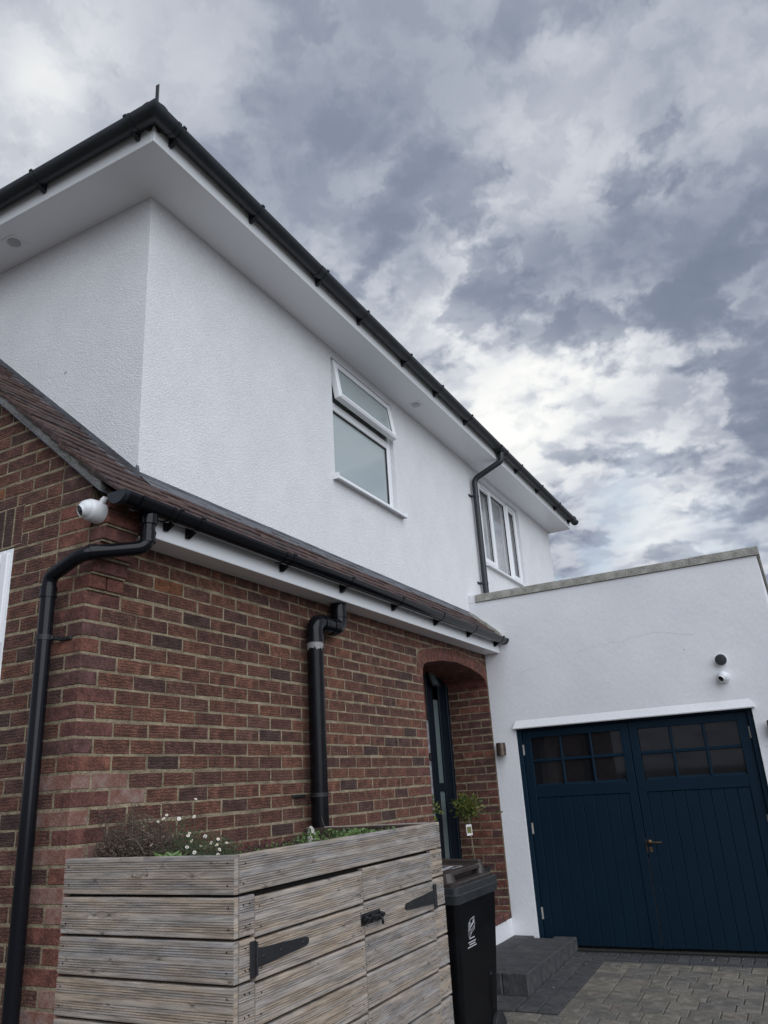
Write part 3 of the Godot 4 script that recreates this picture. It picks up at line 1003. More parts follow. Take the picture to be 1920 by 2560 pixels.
	obj("flashing", mk, M.lead, roof)
	mk = Mk.new()
	var n := 8
	for i in n:
		var za: float = lerpf(ZU + 0.012, -5.27, float(i) / n)
		var zb: float = lerpf(ZU + 0.012, -5.27, float(i + 1) / n)
		var k := 0.0025 if i % 2 == 0 else 0.0
		mk.box(Vector3(XU + 0.001, roof_y(XU) - 0.03, zb - 0.03 * float(i < n - 1)), Vector3(XU + 0.005 + k, roof_y(XU) + 0.048, za), 0.0008)
		var ap := PackedVector2Array([Vector2(XU + 0.004, roof_y(XU) + 0.030 + k), Vector2(XU + 0.004, roof_y(XU) + 0.026 + k), Vector2(XU + 0.09, roof_y(XU + 0.09) + 0.022 + k), Vector2(XU + 0.09, roof_y(XU + 0.09) + 0.026 + k)])
		mk.prism(ap, Transform3D(Basis(), Vector3(0, 0, zb - 0.03 * float(i < n - 1))), za - zb)
	obj("flashing", mk, M.lead, roof)
	# lumpy mortar fillet against the garage, and a dab of it at the wall corner
	mk = Mk.new()
	var fp := PackedVector2Array()
	for i in 9:
		var x: float = lerpf(XU + 0.01, 0.215, i / 8.0)
		fp.append(Vector2(x, roof_y(x) + 0.055 + rng.randf_range(-0.006, 0.010)))
	fp.append(Vector2(0.225, roof_y(0.225) + 0.005)); fp.append(Vector2(XU + 0.01, roof_y(XU) + 0.0))
	mk.prism(fp, Transform3D(Basis(), Vector3(0, 0, ZG + 0.001)), 0.055)
	obj("mortar_fillet", mk, M.stone, roof)
	mk = Mk.new()
	mk.prism(PackedVector2Array([Vector2(0, 0.0), Vector2(0.022, -0.012), Vector2(0.026, 0.03), Vector2(0.018, 0.062), Vector2(0.012, 0.04), Vector2(0.002, 0.045)]), Transform3D(Basis(), Vector3(XU - 0.012, roof_y(XU) + 0.02, ZU - 0.004)), 0.02)
	obj("lead_dab", mk, M.lead, roof)

func porch(house: Node3D) -> void:
	var xd := -0.46
	slab("porch_floor", Vector3(-0.46, 0.10, -5.276), Vector3(-0.115, 0.29, -3.69), M.paver_dark[0], house, 0.003)
	slab("plinth", Vector3(-0.115, 0.0, -5.276), Vector3(0.004, 0.243, -3.6), M.smooth_render, house, 0.004)
	var sill := part("door_step_edge", house)
	var z := -5.272
	while z < -3.7:   # bricks on edge along the threshold
		var mk := Mk.new()
		var l := 0.0 if z > -5.19 else -0.012
		mk.box(Vector3(-0.113, 0.246, z), Vector3(0.016 + l + rng.randf_range(-0.002, 0.002), 0.303 + rng.randf_range(-0.003, 0.002), z + 0.065), 0.009)
		obj("edge_brick", mk, M.quoin[[1, 3, 0][rng.randi() % 3]], sill)
		z += 0.073
	# wall left of the door, the door and its frame
	slab("porch_back_wall", Vector3(xd - 0.1, 0.28, -4.715), Vector3(xd - 0.001, 2.62, -3.66), M.rustic[2], house, 0.0)
	slab("side_panel", Vector3(xd, 0.29, -4.712), Vector3(xd + 0.006, 2.08, -4.55), M.bare_pvc, house, 0.001)
	slab("porch_lintel", Vector3(xd - 0.1, 2.53, -5.3), Vector3(xd - 0.002, 2.75, -4.715), M.rustic[2], house, 0.0)
	var door := part("front_door", house, "narrow navy front door with two frosted glass strips")
	var mk := Mk.new()
	var td := Transform3D(Basis(Vector3(0, 0, -1), Vector3(0, 1, 0), Vector3(1, 0, 0)), Vector3(xd + 0.012, 1.41, -4.985))
	ring_of(mk, td, 0.555, 2.24, 0.055, 0.06)
	obj("frame", mk, M.shaded_navy, door)
	mk = Mk.new()
	td.origin.x = xd - 0.002
	for s in [[-4.768, -4.884], [-5.029, -5.208]]:
		mk.box(Vector3(xd - 0.05, 0.35, s[1]), Vector3(xd, 2.47, s[0]), 0.004)
	mk.box(Vector3(xd - 0.049, 1.412, -5.03), Vector3(xd - 0.0015, 1.488, -4.882), 0.004)
	mk.box(Vector3(xd - 0.049, 0.35, -5.03), Vector3(xd - 0.0015, 0.50, -4.882), 0.004)
	mk.box(Vector3(xd - 0.049, 2.44, -5.03), Vector3(xd - 0.0015, 2.48, -4.882), 0.004)
	obj("leaf", mk, M.shaded_navy, door)
	slab("pane", Vector3(xd - 0.035, 1.48, -5.032), Vector3(xd - 0.02, 2.445, -4.88), M.door_glass, door, 0.0)
	slab("pane", Vector3(xd - 0.035, 0.49, -5.032), Vector3(xd - 0.02, 1.42, -4.88), M.door_glass, door, 0.0)
	slab("bell_box", Vector3(xd, 1.70, -4.708), Vector3(xd + 0.025, 1.77, -4.668), M.black_plastic, door, 0.004)
	# small top light tilted open above the door
	mk = Mk.new()
	var tl := Transform3D(Basis(Vector3(0, 0, -1), Vector3(0, 1, 0), Vector3(1, 0, 0)) * Basis(Vector3(1, 0, 0), -0.35), Vector3(xd + 0.05, 2.50, -4.84))
	ring_of(mk, tl, 0.19, 0.17, 0.022, 0.025)
	var fan := obj("fanlight", mk, M.black_aged, house)
	mk = Mk.new()
	mk.xbox(tl * Transform3D(Basis(), Vector3(0, 0, -0.012)), Vector3(0.16, 0.14, 0.006), 0.0)
	obj("pane", mk, M.door_glass, fan)

func side_frame(y: float, z: float, x: float) -> Transform3D:
	return Transform3D(Basis(Vector3(0, 0, -1), Vector3(0, 1, 0), Vector3(1, 0, 0)), Vector3(x, y, z))

func window_bath(house: Node3D) -> void:
	var w := part("window", house, "upper bathroom window with frosted glass and top light tilted open")
	var x := XU - 0.035
	var zc := -3.105
	var mk := Mk.new()
	ring_of(mk, side_frame((3.905 + 5.026) * 0.5, zc, x), 1.116, 1.117, 0.062, 0.07, 0.006)
	mk.xbox(side_frame(4.585, zc, x - 0.036), Vector3(1.0, 0.075, 0.068), 0.006)
	obj("frame", mk, M.upvc, w)
	mk = Mk.new()
	ring_of(mk, side_frame(4.257, zc, x - 0.012), 0.998, 0.585, 0.012, 0.02, 0.001)
	obj("gasket", mk, M.gasket, w)
	mk = Mk.new()
	mk.xbox(side_frame(4.257, zc, x - 0.03), Vector3(0.99, 0.585, 0.012), 0.0)
	obj("pane", mk, M.frost, w)
	# opening top light: hangs from its upper edge
	var t := side_frame(5.0, zc, x + 0.012) * Transform3D(Basis(Vector3(1, 0, 0), -0.15), Vector3.ZERO)
	mk = Mk.new()
	ring_of(mk, t * Transform3D(Basis(), Vector3(0, -0.185, 0.03)), 1.06, 0.385, 0.058, 0.06, 0.007)
	ring_of(mk, t * Transform3D(Basis(), Vector3(0, -0.185, 0.036)), 1.03, 0.355, 0.016, 0.03, 0.005)
	var sash := obj("sash", mk, M.upvc, w)
	mk = Mk.new()
	mk.xbox(t * Transform3D(Basis(), Vector3(0, -0.185, 0.006)), Vector3(0.95, 0.275, 0.014), 0.0)
	obj("pane", mk, M.frost, sash)
	mk = Mk.new()
	ring_of(mk, t * Transform3D(Basis(), Vector3(0, -0.185, 0.017)), 0.962, 0.287, 0.010, 0.01, 0.001)
	obj("gasket", mk, M.gasket, sash)
	slab("trickle_vent", Vector3(x + 0.002, 4.978, -3.30), Vector3(x + 0.022, 5.0, -2.95), M.upvc, w, 0.003)
	mk = Mk.new()   # plain board closing the inside behind the gap
	mk.xbox(side_frame(4.81, zc, x - 0.06), Vector3(0.99, 0.38, 0.01), 0.0)
	obj("inner_board", mk, M.room, w)
	mk = Mk.new()
	mk.prism(PackedVector2Array([Vector2(XU - 0.03, 3.903), Vector2(XU + 0.055, 3.885), Vector2(XU + 0.058, 3.862), Vector2(XU + 0.046, 3.862), Vector2(XU + 0.044, 3.873), Vector2(XU - 0.03, 3.880)]), Transform3D(Basis(), Vector3(0, 0, -3.745)), 1.235)
	obj("sill", mk, M.upvc, w)
	slab("sill_end_cap", Vector3(XU + 0.002, 3.858, -2.509), Vector3(XU + 0.06, 3.91, -2.503), M.upvc, w, 0.001)
	slab("sill_end_cap", Vector3(XU + 0.002, 3.858, -3.752), Vector3(XU + 0.06, 3.91, -3.746), M.upvc, w, 0.001)

func window_rear(house: Node3D) -> void:
	var w := part("window", house, "upper window of three tall panes beside the black downpipe")
	var x := XU - 0.04
	var zc := -6.74
	var yc := (3.925 + 5.03) * 0.5
	var mk := Mk.new()
	ring_of(mk, side_frame(yc, zc, x), 1.514, 1.10, 0.055, 0.07, 0.006)
	for z in [-6.50, -7.07]: mk.xbox(side_frame(yc, z, x - 0.036), Vector3(0.06, 1.0, 0.068), 0.005)
	obj("frame", mk, M.upvc, w)
	for q in [[-6.035, -6.47, true], [-6.53, -7.04, false], [-7.10, -7.445, true]]:
		var c: float = (q[0] + q[1]) * 0.5
		var wd: float = absf(q[1] - q[0])
		var inset := 0.0
		if q[2]:
			mk = Mk.new()
			ring_of(mk, side_frame(yc, c, x + 0.016), wd + 0.03, 1.03, 0.062, 0.05, 0.007)
			obj("sash", mk, M.upvc, w)
			slab("trickle_vent", Vector3(x + 0.017, 4.96, c - 0.12), Vector3(x + 0.032, 4.982, c + 0.12), M.upvc, w, 0.003)
			inset = 0.045
		mk = Mk.new()
		ring_of(mk, side_frame(yc, c, x - 0.012), wd - 2 * inset + 0.008, 0.998 - 2 * inset, 0.012, 0.012, 0.001)
		obj("gasket", mk, M.gasket, w)
		mk = Mk.new()
		mk.xbox(side_frame(yc, c, x - 0.03), Vector3(wd - 2 * inset, 0.99 - 2 * inset, 0.004), 0.0)
		obj("pane", mk, M.clear_glass, w)
		mk = Mk.new()
		mk.xbox(side_frame(yc, c, x - 0.05), Vector3(wd - 2 * inset, 0.99 - 2 * inset, 0.004), 0.0)
		obj("inner_pane", mk, M.clear_glass, w)
	mk = Mk.new()
	mk.prism(PackedVector2Array([Vector2(XU - 0.03, 3.923), Vector2(XU + 0.045, 3.905), Vector2(XU + 0.047, 3.885), Vector2(XU - 0.03, 3.895)]), Transform3D(Basis(), Vector3(0, 0, -7.56)), 1.62)
	obj("sill", mk, M.upvc, w)
	# net curtain in soft folds behind the panes
	mk = Mk.new()
	var last := Vector3.ZERO
	var lastn := Vector3.ZERO
	for i in 121:
		var z: float = lerpf(-5.99, -7.49, i / 120.0)
		var p := Vector3(x - 0.16 + 0.018 * sin(i * 0.8) + 0.008 * sin(i * 0.31), 0, z)
		var dd := Vector3(0.018 * 0.8 * cos(i * 0.8) + 0.0025 * cos(i * 0.31), 0, -0.0125).normalized()
		var nn := Vector3(-dd.z, 0, dd.x)
		if i > 0: mk.squad(last + Vector3(0, 3.93, 0), p + Vector3(0, 3.93, 0), p + Vector3(0, 5.02, 0), last + Vector3(0, 5.02, 0), lastn, nn, nn, lastn)
		last = p
		lastn = nn
	obj("net_curtain", mk, M.curtain, w)

func window_front(house: Node3D) -> void:
	var w := part("window", house, "white window frame in the front brick wall at the picture's left edge")
	var mk := Mk.new()
	ring_of(mk, Transform3D(Basis(), Vector3(-1.155, 2.18, -0.004)), 1.2, 1.16, 0.065, 0.06, 0.006)
	obj("frame", mk, M.upvc, w)
	mk = Mk.new()
	ring_of(mk, Transform3D(Basis(), Vector3(-1.155, 2.5, 0.012)), 1.16, 0.47, 0.055, 0.04, 0.006)
	var sash := obj("sash", mk, M.upvc, w)
	slab("pane", Vector3(-1.7, 2.29, -0.03), Vector3(-0.61, 2.71, -0.024), M.frost, sash, 0.0)
	slab("pane", Vector3(-1.7, 1.64, -0.05), Vector3(-0.60, 2.26, -0.044), M.frost, w, 0.0)

# ---------------------------------------------------------------- garage
func build_garage() -> Node3D:
	var g := thing("garage", "white rendered flat roofed garage with navy double doors", "garage", Vector3(0, 0, ZG))
	g.position = Vector3.ZERO
	var mk := Mk.new()
	mk.prism(PackedVector2Array([Vector2(0, -0.1), Vector2(0.24, -0.1), Vector2(0.24, 1.957), Vector2(2.447, 1.957), Vector2(2.447, -0.1), Vector2(2.76, -0.1), Vector2(2.76, 3.305), Vector2(XU + 0.001, 3.305), Vector2(XU + 0.001, 2.80), Vector2(0, 2.80)]), Transform3D(Basis(), Vector3(0, 0, ZG - 0.15)), 0.15)
	mk.box(Vector3(2.61, -0.1, -9.5), Vector3(2.76, 3.305, ZG - 0.15), 0.0)
	obj("wall", mk, M.smooth_render, g)
	mk = Mk.new()
	mk.box(Vector3(XU + 0.002, 3.305, ZG - 0.2), Vector3(-0.042, 3.398, ZG + 0.004), 0.004)
	obj("wall_stop", mk, M.smooth_render, g)
	mk = Mk.new()
	mk.box(Vector3(XU + 0.002, 3.16, -9.5), Vector3(2.61, 3.25, ZG - 0.151), 0.0)
	mk.box(Vector3(-0.1, -0.1, -9.5), Vector3(2.61, 3.16, -9.4), 0.0)
	mk.box(Vector3(-0.1, -0.1, -9.4), Vector3(-0.0, 3.16, ZG - 0.3), 0.0)
	mk.box(Vector3(-0.0, -0.1, -9.4), Vector3(2.61, -0.02, ZG - 0.151), 0.0)
	obj("inner_walls", mk, M.room, g)
	slab("inner_pillar", Vector3(0.36, -0.02, -5.75), Vector3(0.52, 2.6, -5.62), M.room, g, 0.004)
	# coping stones
	var xs := [-0.04, 0.37, 0.966, 1.568, 2.172, 2.79]
	for k in 5:
		mk = Mk.new()
		mk.box(Vector3(xs[k] + 0.0008, 3.308, ZG - 0.17), Vector3(xs[k + 1] - 0.0008, 3.388 + rng.randf_range(-0.0015, 0.0015), ZG + 0.020 + rng.randf_range(-0.0015, 0.0015)), 0.003)
		obj("coping_stone", mk, M.stone, g)
	for k in 6:
		mk = Mk.new()
		mk.box(Vector3(2.6, 3.308, ZG - 0.172 - 0.6 * (k + 1)), Vector3(2.785, 3.39, ZG - 0.176 - 0.6 * k), 0.006)
		obj("coping_stone", mk, M.stone, g)
	# weather moulding over the doors: flared, with splayed ends
	mk = Mk.new()
	var a := [Vector3(0.258, 2.036, ZG + 0.001), Vector3(2.44, 2.036, ZG + 0.001), Vector3(2.474, 1.962, ZG + 0.038), Vector3(0.226, 1.962, ZG + 0.038)]
	var b := [Vector3(2.474, 1.953, ZG + 0.034), Vector3(0.226, 1.953, ZG + 0.034), Vector3(0.226, 1.953, ZG - 0.004), Vector3(2.474, 1.953, ZG - 0.004)]
	mk.quad(a[3], a[2], a[1], a[0])
	mk.quad(b[1], b[0], a[2], a[3])
	mk.quad(b[2], b[3], b[0], b[1])
	mk.tri(b[1], a[3], b[2]); mk.tri(b[2], a[3], a[0])
	mk.tri(b[0], b[3], a[2]); mk.tri(b[3], a[1], a[2])
	obj("drip_moulding", mk, M.smooth_render, g)
	# door frame
	mk = Mk.new()
	mk.box(Vector3(0.241, -0.02, ZG - 0.12), Vector3(0.283, 1.956, ZG - 0.03), 0.004)
	mk.box(Vector3(2.397, -0.02, ZG - 0.12), Vector3(2.446, 1.956, ZG - 0.03), 0.004)
	mk.box(Vector3(0.283, 1.934, ZG - 0.12), Vector3(2.397, 1.956, ZG - 0.032), 0.004)
	obj("door_frame", mk, M.navy, g)
	for leaf in [[0.287, 1.337, 0.369, 1.259], [1.343, 2.393, 1.419, 2.30]]:
		var d := part("door_leaf", g)
		var zf := ZG - 0.055
		mk = Mk.new()
		mk.box(Vector3(leaf[0], 0.012, zf - 0.045), Vector3(leaf[2], 1.93, zf), 0.003)
		mk.box(Vector3(leaf[3], 0.012, zf - 0.045), Vector3(leaf[1], 1.93, zf), 0.003)
		mk.box(Vector3(leaf[2], 1.86, zf - 0.045), Vector3(leaf[3], 1.93, zf - 0.0008), 0.003)
		mk.box(Vector3(leaf[2], 1.297, zf - 0.045), Vector3(leaf[3], 1.405, zf - 0.0008), 0.004)
		obj("rails", mk, M.navy, d)
		var pw: float = (leaf[3] - leaf[2]) / 3.0
		for k in 2:
			slab("glazing_bar", Vector3(leaf[2] + pw * (k + 1) - 0.013, 1.40, zf - 0.035), Vector3(leaf[2] + pw * (k + 1) + 0.013, 1.865, zf - 0.006), M.navy, d, 0.006)
		slab("glazing_bar", Vector3(leaf[2], 1.625, zf - 0.033), Vector3(leaf[3], 1.65, zf - 0.008), M.navy, d, 0.006)
		for r in 2:
			for k in 3:
				var px0: float = leaf[2] + pw * k
				var y0: float = 1.405 if r == 0 else 1.64
				var y1: float = 1.635 if r == 0 else 1.86
				slab("pane", Vector3(px0 + 0.004, y0, zf - 0.030), Vector3(px0 + pw - 0.004, y1, zf - 0.026), M.pane, d, 0.0)
				mk = Mk.new()   # putty fillet along the bottom of the pane
				mk.prism(PackedVector2Array([Vector2(-0.026, y0), Vector2(-0.009, y0), Vector2(-0.024, y0 + 0.016)]), Transform3D(Basis(Vector3(0, 0, 1), Vector3(0, 1, 0), Vector3(-1, 0, 0)), Vector3(px0 + pw - 0.015, 0, zf)), pw - 0.03)
				obj("putty", mk, M.navy, d)
		var nb := 8
		var bw: float = (leaf[3] - leaf[2] + 0.0) / nb
		for k in nb:
			slab("board", Vector3(leaf[2] + bw * k + 0.0005, 0.012, zf - 0.035), Vector3(leaf[2] + bw * (k + 1) - 0.0005, 1.297, zf - 0.008 - rng.randf() * 0.0012), M.navy, d, 0.005)
		var hx: float = leaf[0] - 0.002 if leaf[0] < 1.0 else leaf[1] + 0.002
		for y in [0.28, 1.02, 1.75]:
			mk = Mk.new()
			mk.tube([Vector3(hx, y - 0.05, zf + 0.005), Vector3(hx, y + 0.05, zf + 0.005)], 0.006, 8)
			mk.box(Vector3(hx - 0.012, y - 0.05, zf - 0.004), Vector3(hx + 0.012, y + 0.05, zf + 0.002), 0.001)
			obj("hinge", mk, M.steel, d)
		if leaf[0] > 1.0:
			mk = Mk.new()
			var c := Vector3(1.372, 0.871, zf)
			mk.lathe([Vector2(0, 0), Vector2(0.022, 0), Vector2(0.022, 0.004), Vector2(0.017, 0.009), Vector2(0.009, 0.012), Vector2(0.008, 0.045), Vector2(0.0, 0.047)], Transform3D(Basis(Vector3(1, 0, 0), PI / 2), c), 18)
			mk.tube(fillet([c + Vector3(0, 0, 0.04), c + Vector3(0.012, 0, 0.046), c + Vector3(0.115, -0.002, 0.046)], 0.008, 3), [0.008, 0.008, 0.008, 0.0075, 0.007, 0.0075], 10)
			obj("handle", mk, M.brass, d)
			mk = Mk.new()
			mk.box(Vector3(1.360, 0.788, zf - 0.001), Vector3(1.386, 0.832, zf + 0.003), 0.002)
			var esc := obj("keyhole_plate", mk, M.brass, d)
			slab("keyhole", Vector3(1.370, 0.800, zf + 0.0032), Vector3(1.376, 0.820, zf + 0.0038), M.gasket, esc, 0.0)
			slab("latch_plate", Vector3(1.3375, 0.78, zf - 0.02), Vector3(1.3425, 0.90, zf + 0.002), M.brass, d, 0.001)
			slab("edge_strip", Vector3(1.3382, 0.03, zf - 0.02), Vector3(1.3418, 0.74, zf - 0.004), M.bronze, d, 0.0005)
	return g

# ---------------------------------------------------------------- gutters and pipes
func wall_marks(house: Node3D, g: Node3D) -> void:
	# a hairline crack across the garage front, and chips and specks on the walls
	var r := RandomNumberGenerator.new()
	r.seed = 6
	for c in [[Vector2(0.95, 2.62), 34, 0.034], [Vector2(0.35, 2.50), 8, 0.03]]:
		var mk := Mk.new()
		var p: Vector2 = c[0]
		var pts := [p]
		for k in c[1]:
			p += Vector2(c[2], r.randf_range(-0.012, 0.015))
			pts.append(p)
		stroke(mk, Transform3D(Basis(), Vector3(0, 0, ZG + 0.0003)), pts, 0.0016)
		obj("crack", mk, M.hairline, g)
	for q in [[Vector3(0.62, 3.02, ZG), 0.004], [Vector3(1.98, 2.53, ZG), 0.006], [Vector3(2.50, 1.62, ZG), 0.005], [Vector3(0.16, 3.24, ZG), 0.005], [Vector3(1.30, 3.24, ZG), 0.004], [Vector3(-0.78, 4.05, ZU), 0.010], [Vector3(-0.55, 4.5, ZU), 0.004]]:
		var mk := Mk.new()
		mk.xbox(Transform3D(Basis(Vector3(0, 0, 1), r.randf() * 3.0), q[0] + Vector3(0, 0, 0.0004)), Vector3(q[1], q[1] * 2.2, 0.0016), 0.0005)
		obj("chip", mk, M.bare_pvc, house if q[0].x < 0 else g)

func build_gutters() -> void:
	var zdir := Vector3(0, 0, 1)
	var xdir := Vector3(1, 0, 0)
	var lower := thing("rain_gutter", "black half round gutter under the brown tiled lower roof", "gutter")
	var r := 0.056
	var at := Vector3(0.230, 2.868, 0)
	var mk := Mk.new()
	trough(mk, at, zdir, xdir, -5.262, 0, 0.055, 0, r)
	obj("trough", mk, M.black_plastic, lower)
	mk = Mk.new()
	mk.prism(half_disc(r + 0.004), Transform3D(Basis(), at + Vector3(0, 0.001, 0.056)), 0.005)
	trough(mk, at, zdir, xdir, 0.03, 0, 0.056, 0, r + 0.004, 0.004)
	obj("end_cap", mk, M.black_aged, lower)
	mk = Mk.new()
	trough(mk, at, zdir, xdir, -5.27, 0, -5.235, 0, r + 0.004, 0.004)
	obj("end_cap", mk, M.black_plastic, lower)
	mk = Mk.new()   # running outlet: a wider length with a spigot
	trough(mk, at, zdir, xdir, -0.27, 0, -0.07, 0, r + 0.005, 0.005)
	trough(mk, at, zdir, xdir, -0.285, 0, -0.262, 0, r + 0.009, 0.009)
	trough(mk, at, zdir, xdir, -0.078, 0, -0.055, 0, r + 0.009, 0.009)
	mk.tube([Vector3(0.215, 2.83, -0.168), Vector3(0.215, 2.765, -0.168)], [0.045, 0.042], 18)
	obj("outlet", mk, M.black_plastic, lower)
	for z in [-0.325, -0.489, -1.341, -2.06, -2.84, -3.633, -4.389, -5.123]:
		bracket(lower, M.black_plastic, at + Vector3(0, 0, z), zdir, xdir, r, z == -1.341)

	var upper := thing("rain_gutter", "weathered black gutter running round the top eaves of the house", "gutter")
	at = Vector3(0.278, 5.245, 0)
	var af := Vector3(0, 5.245, -0.007)
	mk = Mk.new()
	trough(mk, at, zdir, xdir, -9.2, 0, -0.007, 1.0, r)
	obj("trough", mk, M.black_aged, upper)
	mk = Mk.new()
	trough(mk, af, xdir, zdir, -6.2, 0, 0.278, 1.0, r)
	obj("trough", mk, M.black_aged, upper)
	mk = Mk.new()   # corner piece
	trough(mk, at, zdir, xdir, -0.16, 0, -0.007, 1.0, r + 0.005, 0.005)
	trough(mk, af, xdir, zdir, 0.278 - 0.153, 0, 0.278, 1.0, r + 0.005, 0.005)
	trough(mk, at, zdir, xdir, -0.165, 0, -0.14, 0, r + 0.009, 0.009)
	trough(mk, af, xdir, zdir, 0.113, 0, 0.138, 0, r + 0.009, 0.009)
	obj("corner_angle", mk, M.black_aged, upper)
	mk = Mk.new()
	mk.prism(half_disc(r + 0.004), Transform3D(Basis(), at + Vector3(0, 0, -9.206)), 0.006)
	trough(mk, at, zdir, xdir, -9.2, 0, -9.165, 0, r + 0.005, 0.005)
	obj("end_cap", mk, M.black_aged, upper)
	mk = Mk.new()
	mk.lathe([Vector2(0.0, 0.0), Vector2(0.02, 0.0), Vector2(0.03, 0.02), Vector2(0.02, 0.04), Vector2(0.0, 0.045)], Transform3D(Basis(), Vector3(0.30, 5.255, -9.12)), 12)
	obj("leaf_guard", mk, M.black_aged, upper)
	for z in [-0.197, -0.971, -1.80, -2.438, -3.258, -3.973, -4.762, -6.462, -7.338, -8.2, -8.95]:
		bracket(upper, M.black_aged, at + Vector3(0, 0, z), zdir, xdir, r, z == -1.80)
	for x in [0.10, -0.70, -1.5, -2.3]:
		bracket(upper, M.black_aged, af + Vector3(x, 0, 0), xdir, zdir, r)
	mk = Mk.new()
	trough(mk, at, zdir, xdir, -5.90, 0, -5.70, 0, r + 0.005, 0.005)
	trough(mk, at, zdir, xdir, -5.915, 0, -5.89, 0, r + 0.009, 0.009)
	trough(mk, at, zdir, xdir, -5.71, 0, -5.685, 0, r + 0.009, 0.009)
	mk.tube([Vector3(0.27, 5.20, -5.795), Vector3(0.27, 5.14, -5.795)], [0.042, 0.039], 16)
	obj("outlet", mk, M.black_aged, upper)

	# downpipe at the front corner
	var dp := thing("downpipe", "glossy black downpipe swan necked round the front brick corner", "pipe", Vector3(-0.157, -0.18, 0.075))
	dp.position = Vector3.ZERO
	mk = Mk.new()
	mk.tube(fillet([Vector3(0.215, 2.79, -0.168), Vector3(0.215, 2.648, -0.168), Vector3(0.062, 2.592, 0.082), Vector3(-0.158, 2.517, 0.078), Vector3(-0.158, 2.43, 0.078)], 0.06, 7), 0.034, 20)
	obj("swan_neck", mk, M.black_plastic, dp)
	mk = Mk.new()
	pipe_collar(mk, Vector3(0.215, 2.70, -0.168), Vector3.UP, 0.034, 0.055)
	obj("collar", mk, M.black_plastic, dp)
	mk = Mk.new()
	pipe_collar(mk, Vector3(0.085, 2.6004, 0.045), Vector3(-0.153, -0.056, 0.25), 0.034, 0.04)
	obj("collar", mk, M.black_plastic, dp)
	mk = Mk.new()
	pipe_collar(mk, Vector3(-0.158, 2.44, 0.078), Vector3.UP, 0.035, 0.05)
	obj("collar", mk, M.black_plastic, dp)
	mk = Mk.new()
	mk.tube([Vector3(-0.158, 2.44, 0.078), Vector3(-0.158, -0.19, 0.078)], 0.034, 24)
	obj("shaft", mk, M.black_plastic, dp)
	for y in [2.225, 0.5]:
		mk = Mk.new()
		mk.tube([Vector3(-0.158, y - 0.012, 0.078), Vector3(-0.158, y + 0.012, 0.078)], 0.038, 20)
		mk.box(Vector3(-0.122, y - 0.009, 0.0), Vector3(-0.062, y + 0.009, 0.012), 0.003)
		mk.box(Vector3(-0.135, y - 0.009, 0.002), Vector3(-0.118, y + 0.009, 0.07), 0.003)
		mk.box(Vector3(-0.255, y - 0.009, 0.0), Vector3(-0.19, y + 0.009, 0.012), 0.003)
		obj("clip", mk, M.black_iron, dp)

	var d2 := thing("downpipe", "aged black downpipe from the top gutter beside the three pane window", "pipe")
	mk = Mk.new()
	mk.tube(fillet([Vector3(0.27, 5.16, -5.795), Vector3(0.27, 5.085, -5.795), Vector3(-0.065, 4.90, -5.71), Vector3(-0.065, 4.75, -5.71)], 0.06, 7), 0.034, 18)
	obj("swan_neck", mk, M.black_aged, d2)
	mk = Mk.new()
	pipe_collar(mk, Vector3(0.27, 5.13, -5.795), Vector3.UP, 0.034, 0.045)
	obj("collar", mk, M.black_aged, d2)
	mk = Mk.new()
	mk.tube([Vector3(-0.065, 4.80, -5.71), Vector3(-0.065, 3.26, -5.71)], 0.034, 20)
	obj("shaft", mk, M.black_aged, d2)
	for y in [4.68, 3.61]:
		mk = Mk.new()
		mk.tube([Vector3(-0.065, y - 0.012, -5.71), Vector3(-0.065, y + 0.012, -5.71)], 0.038, 18)
		mk.box(Vector3(XU + 0.001, y - 0.012, -5.66), Vector3(XU + 0.014, y + 0.012, -5.60), 0.002)
		mk.box(Vector3(XU + 0.002, y - 0.012, -5.678), Vector3(-0.07, y + 0.012, -5.665), 0.002)
		obj("clip", mk, M.black_aged, d2)

	var soil := thing("soil_pipe", "thick black soil pipe with a bare grey band against the brick wall", "pipe")
	mk = Mk.new()
	mk.tube([Vector3(0.085, 0.9, -1.845), Vector3(0.085, 2.40, -1.845)], 0.055, 28)
	obj("shaft", mk, M.soil_pipe, soil)
	mk = Mk.new()   # bare band: ragged lower edge where the paint ends
	var seg := 48
	for k in seg:
		var p := TAU * k / seg
		var q := TAU * (k + 1) / seg
		var h0 := 2.372 + 0.010 * sin(p * 7.0) * sin(p * 3.0 + 1.0) + 0.006 * sin(p * 17.0)
		var h1 := 2.372 + 0.010 * sin(q * 7.0) * sin(q * 3.0 + 1.0) + 0.006 * sin(q * 17.0)
		var cp := Vector3(cos(p), 0, -sin(p))
		var cq := Vector3(cos(q), 0, -sin(q))
		var o := Vector3(0.085, 0, -1.845)
		mk.squad(o + cp * 0.0556 + Vector3(0, h0, 0), o + cq * 0.0556 + Vector3(0, h1, 0), o + cq * 0.0556 + Vector3(0, 2.42, 0), o + cp * 0.0556 + Vector3(0, 2.42, 0), cp, cq, cq, cp)
	obj("bare_band", mk, M.bare_pvc, soil)
	mk = Mk.new()
	mk.tube(fillet([Vector3(0.085, 2.41, -1.845), Vector3(0.085, 2.555, -1.845), Vector3(0.085, 2.555, -2.165), Vector3(0.085, 2.73, -2.165)], 0.075, 8), 0.0555, 28)
	obj("offset_bend", mk, M.black_plastic, soil)
	for c in [[Vector3(0.085, 2.44, -1.845), Vector3.UP], [Vector3(0.085, 2.555, -1.945), Vector3(0, 0, 1)], [Vector3(0.085, 2.555, -2.07), Vector3(0, 0, 1)], [Vector3(0.085, 2.655, -2.165), Vector3.UP]]:
		mk = Mk.new()
		pipe_collar(mk, c[0], c[1], 0.057, 0.05)
		obj("collar", mk, M.black_plastic, soil)
	mk = Mk.new()
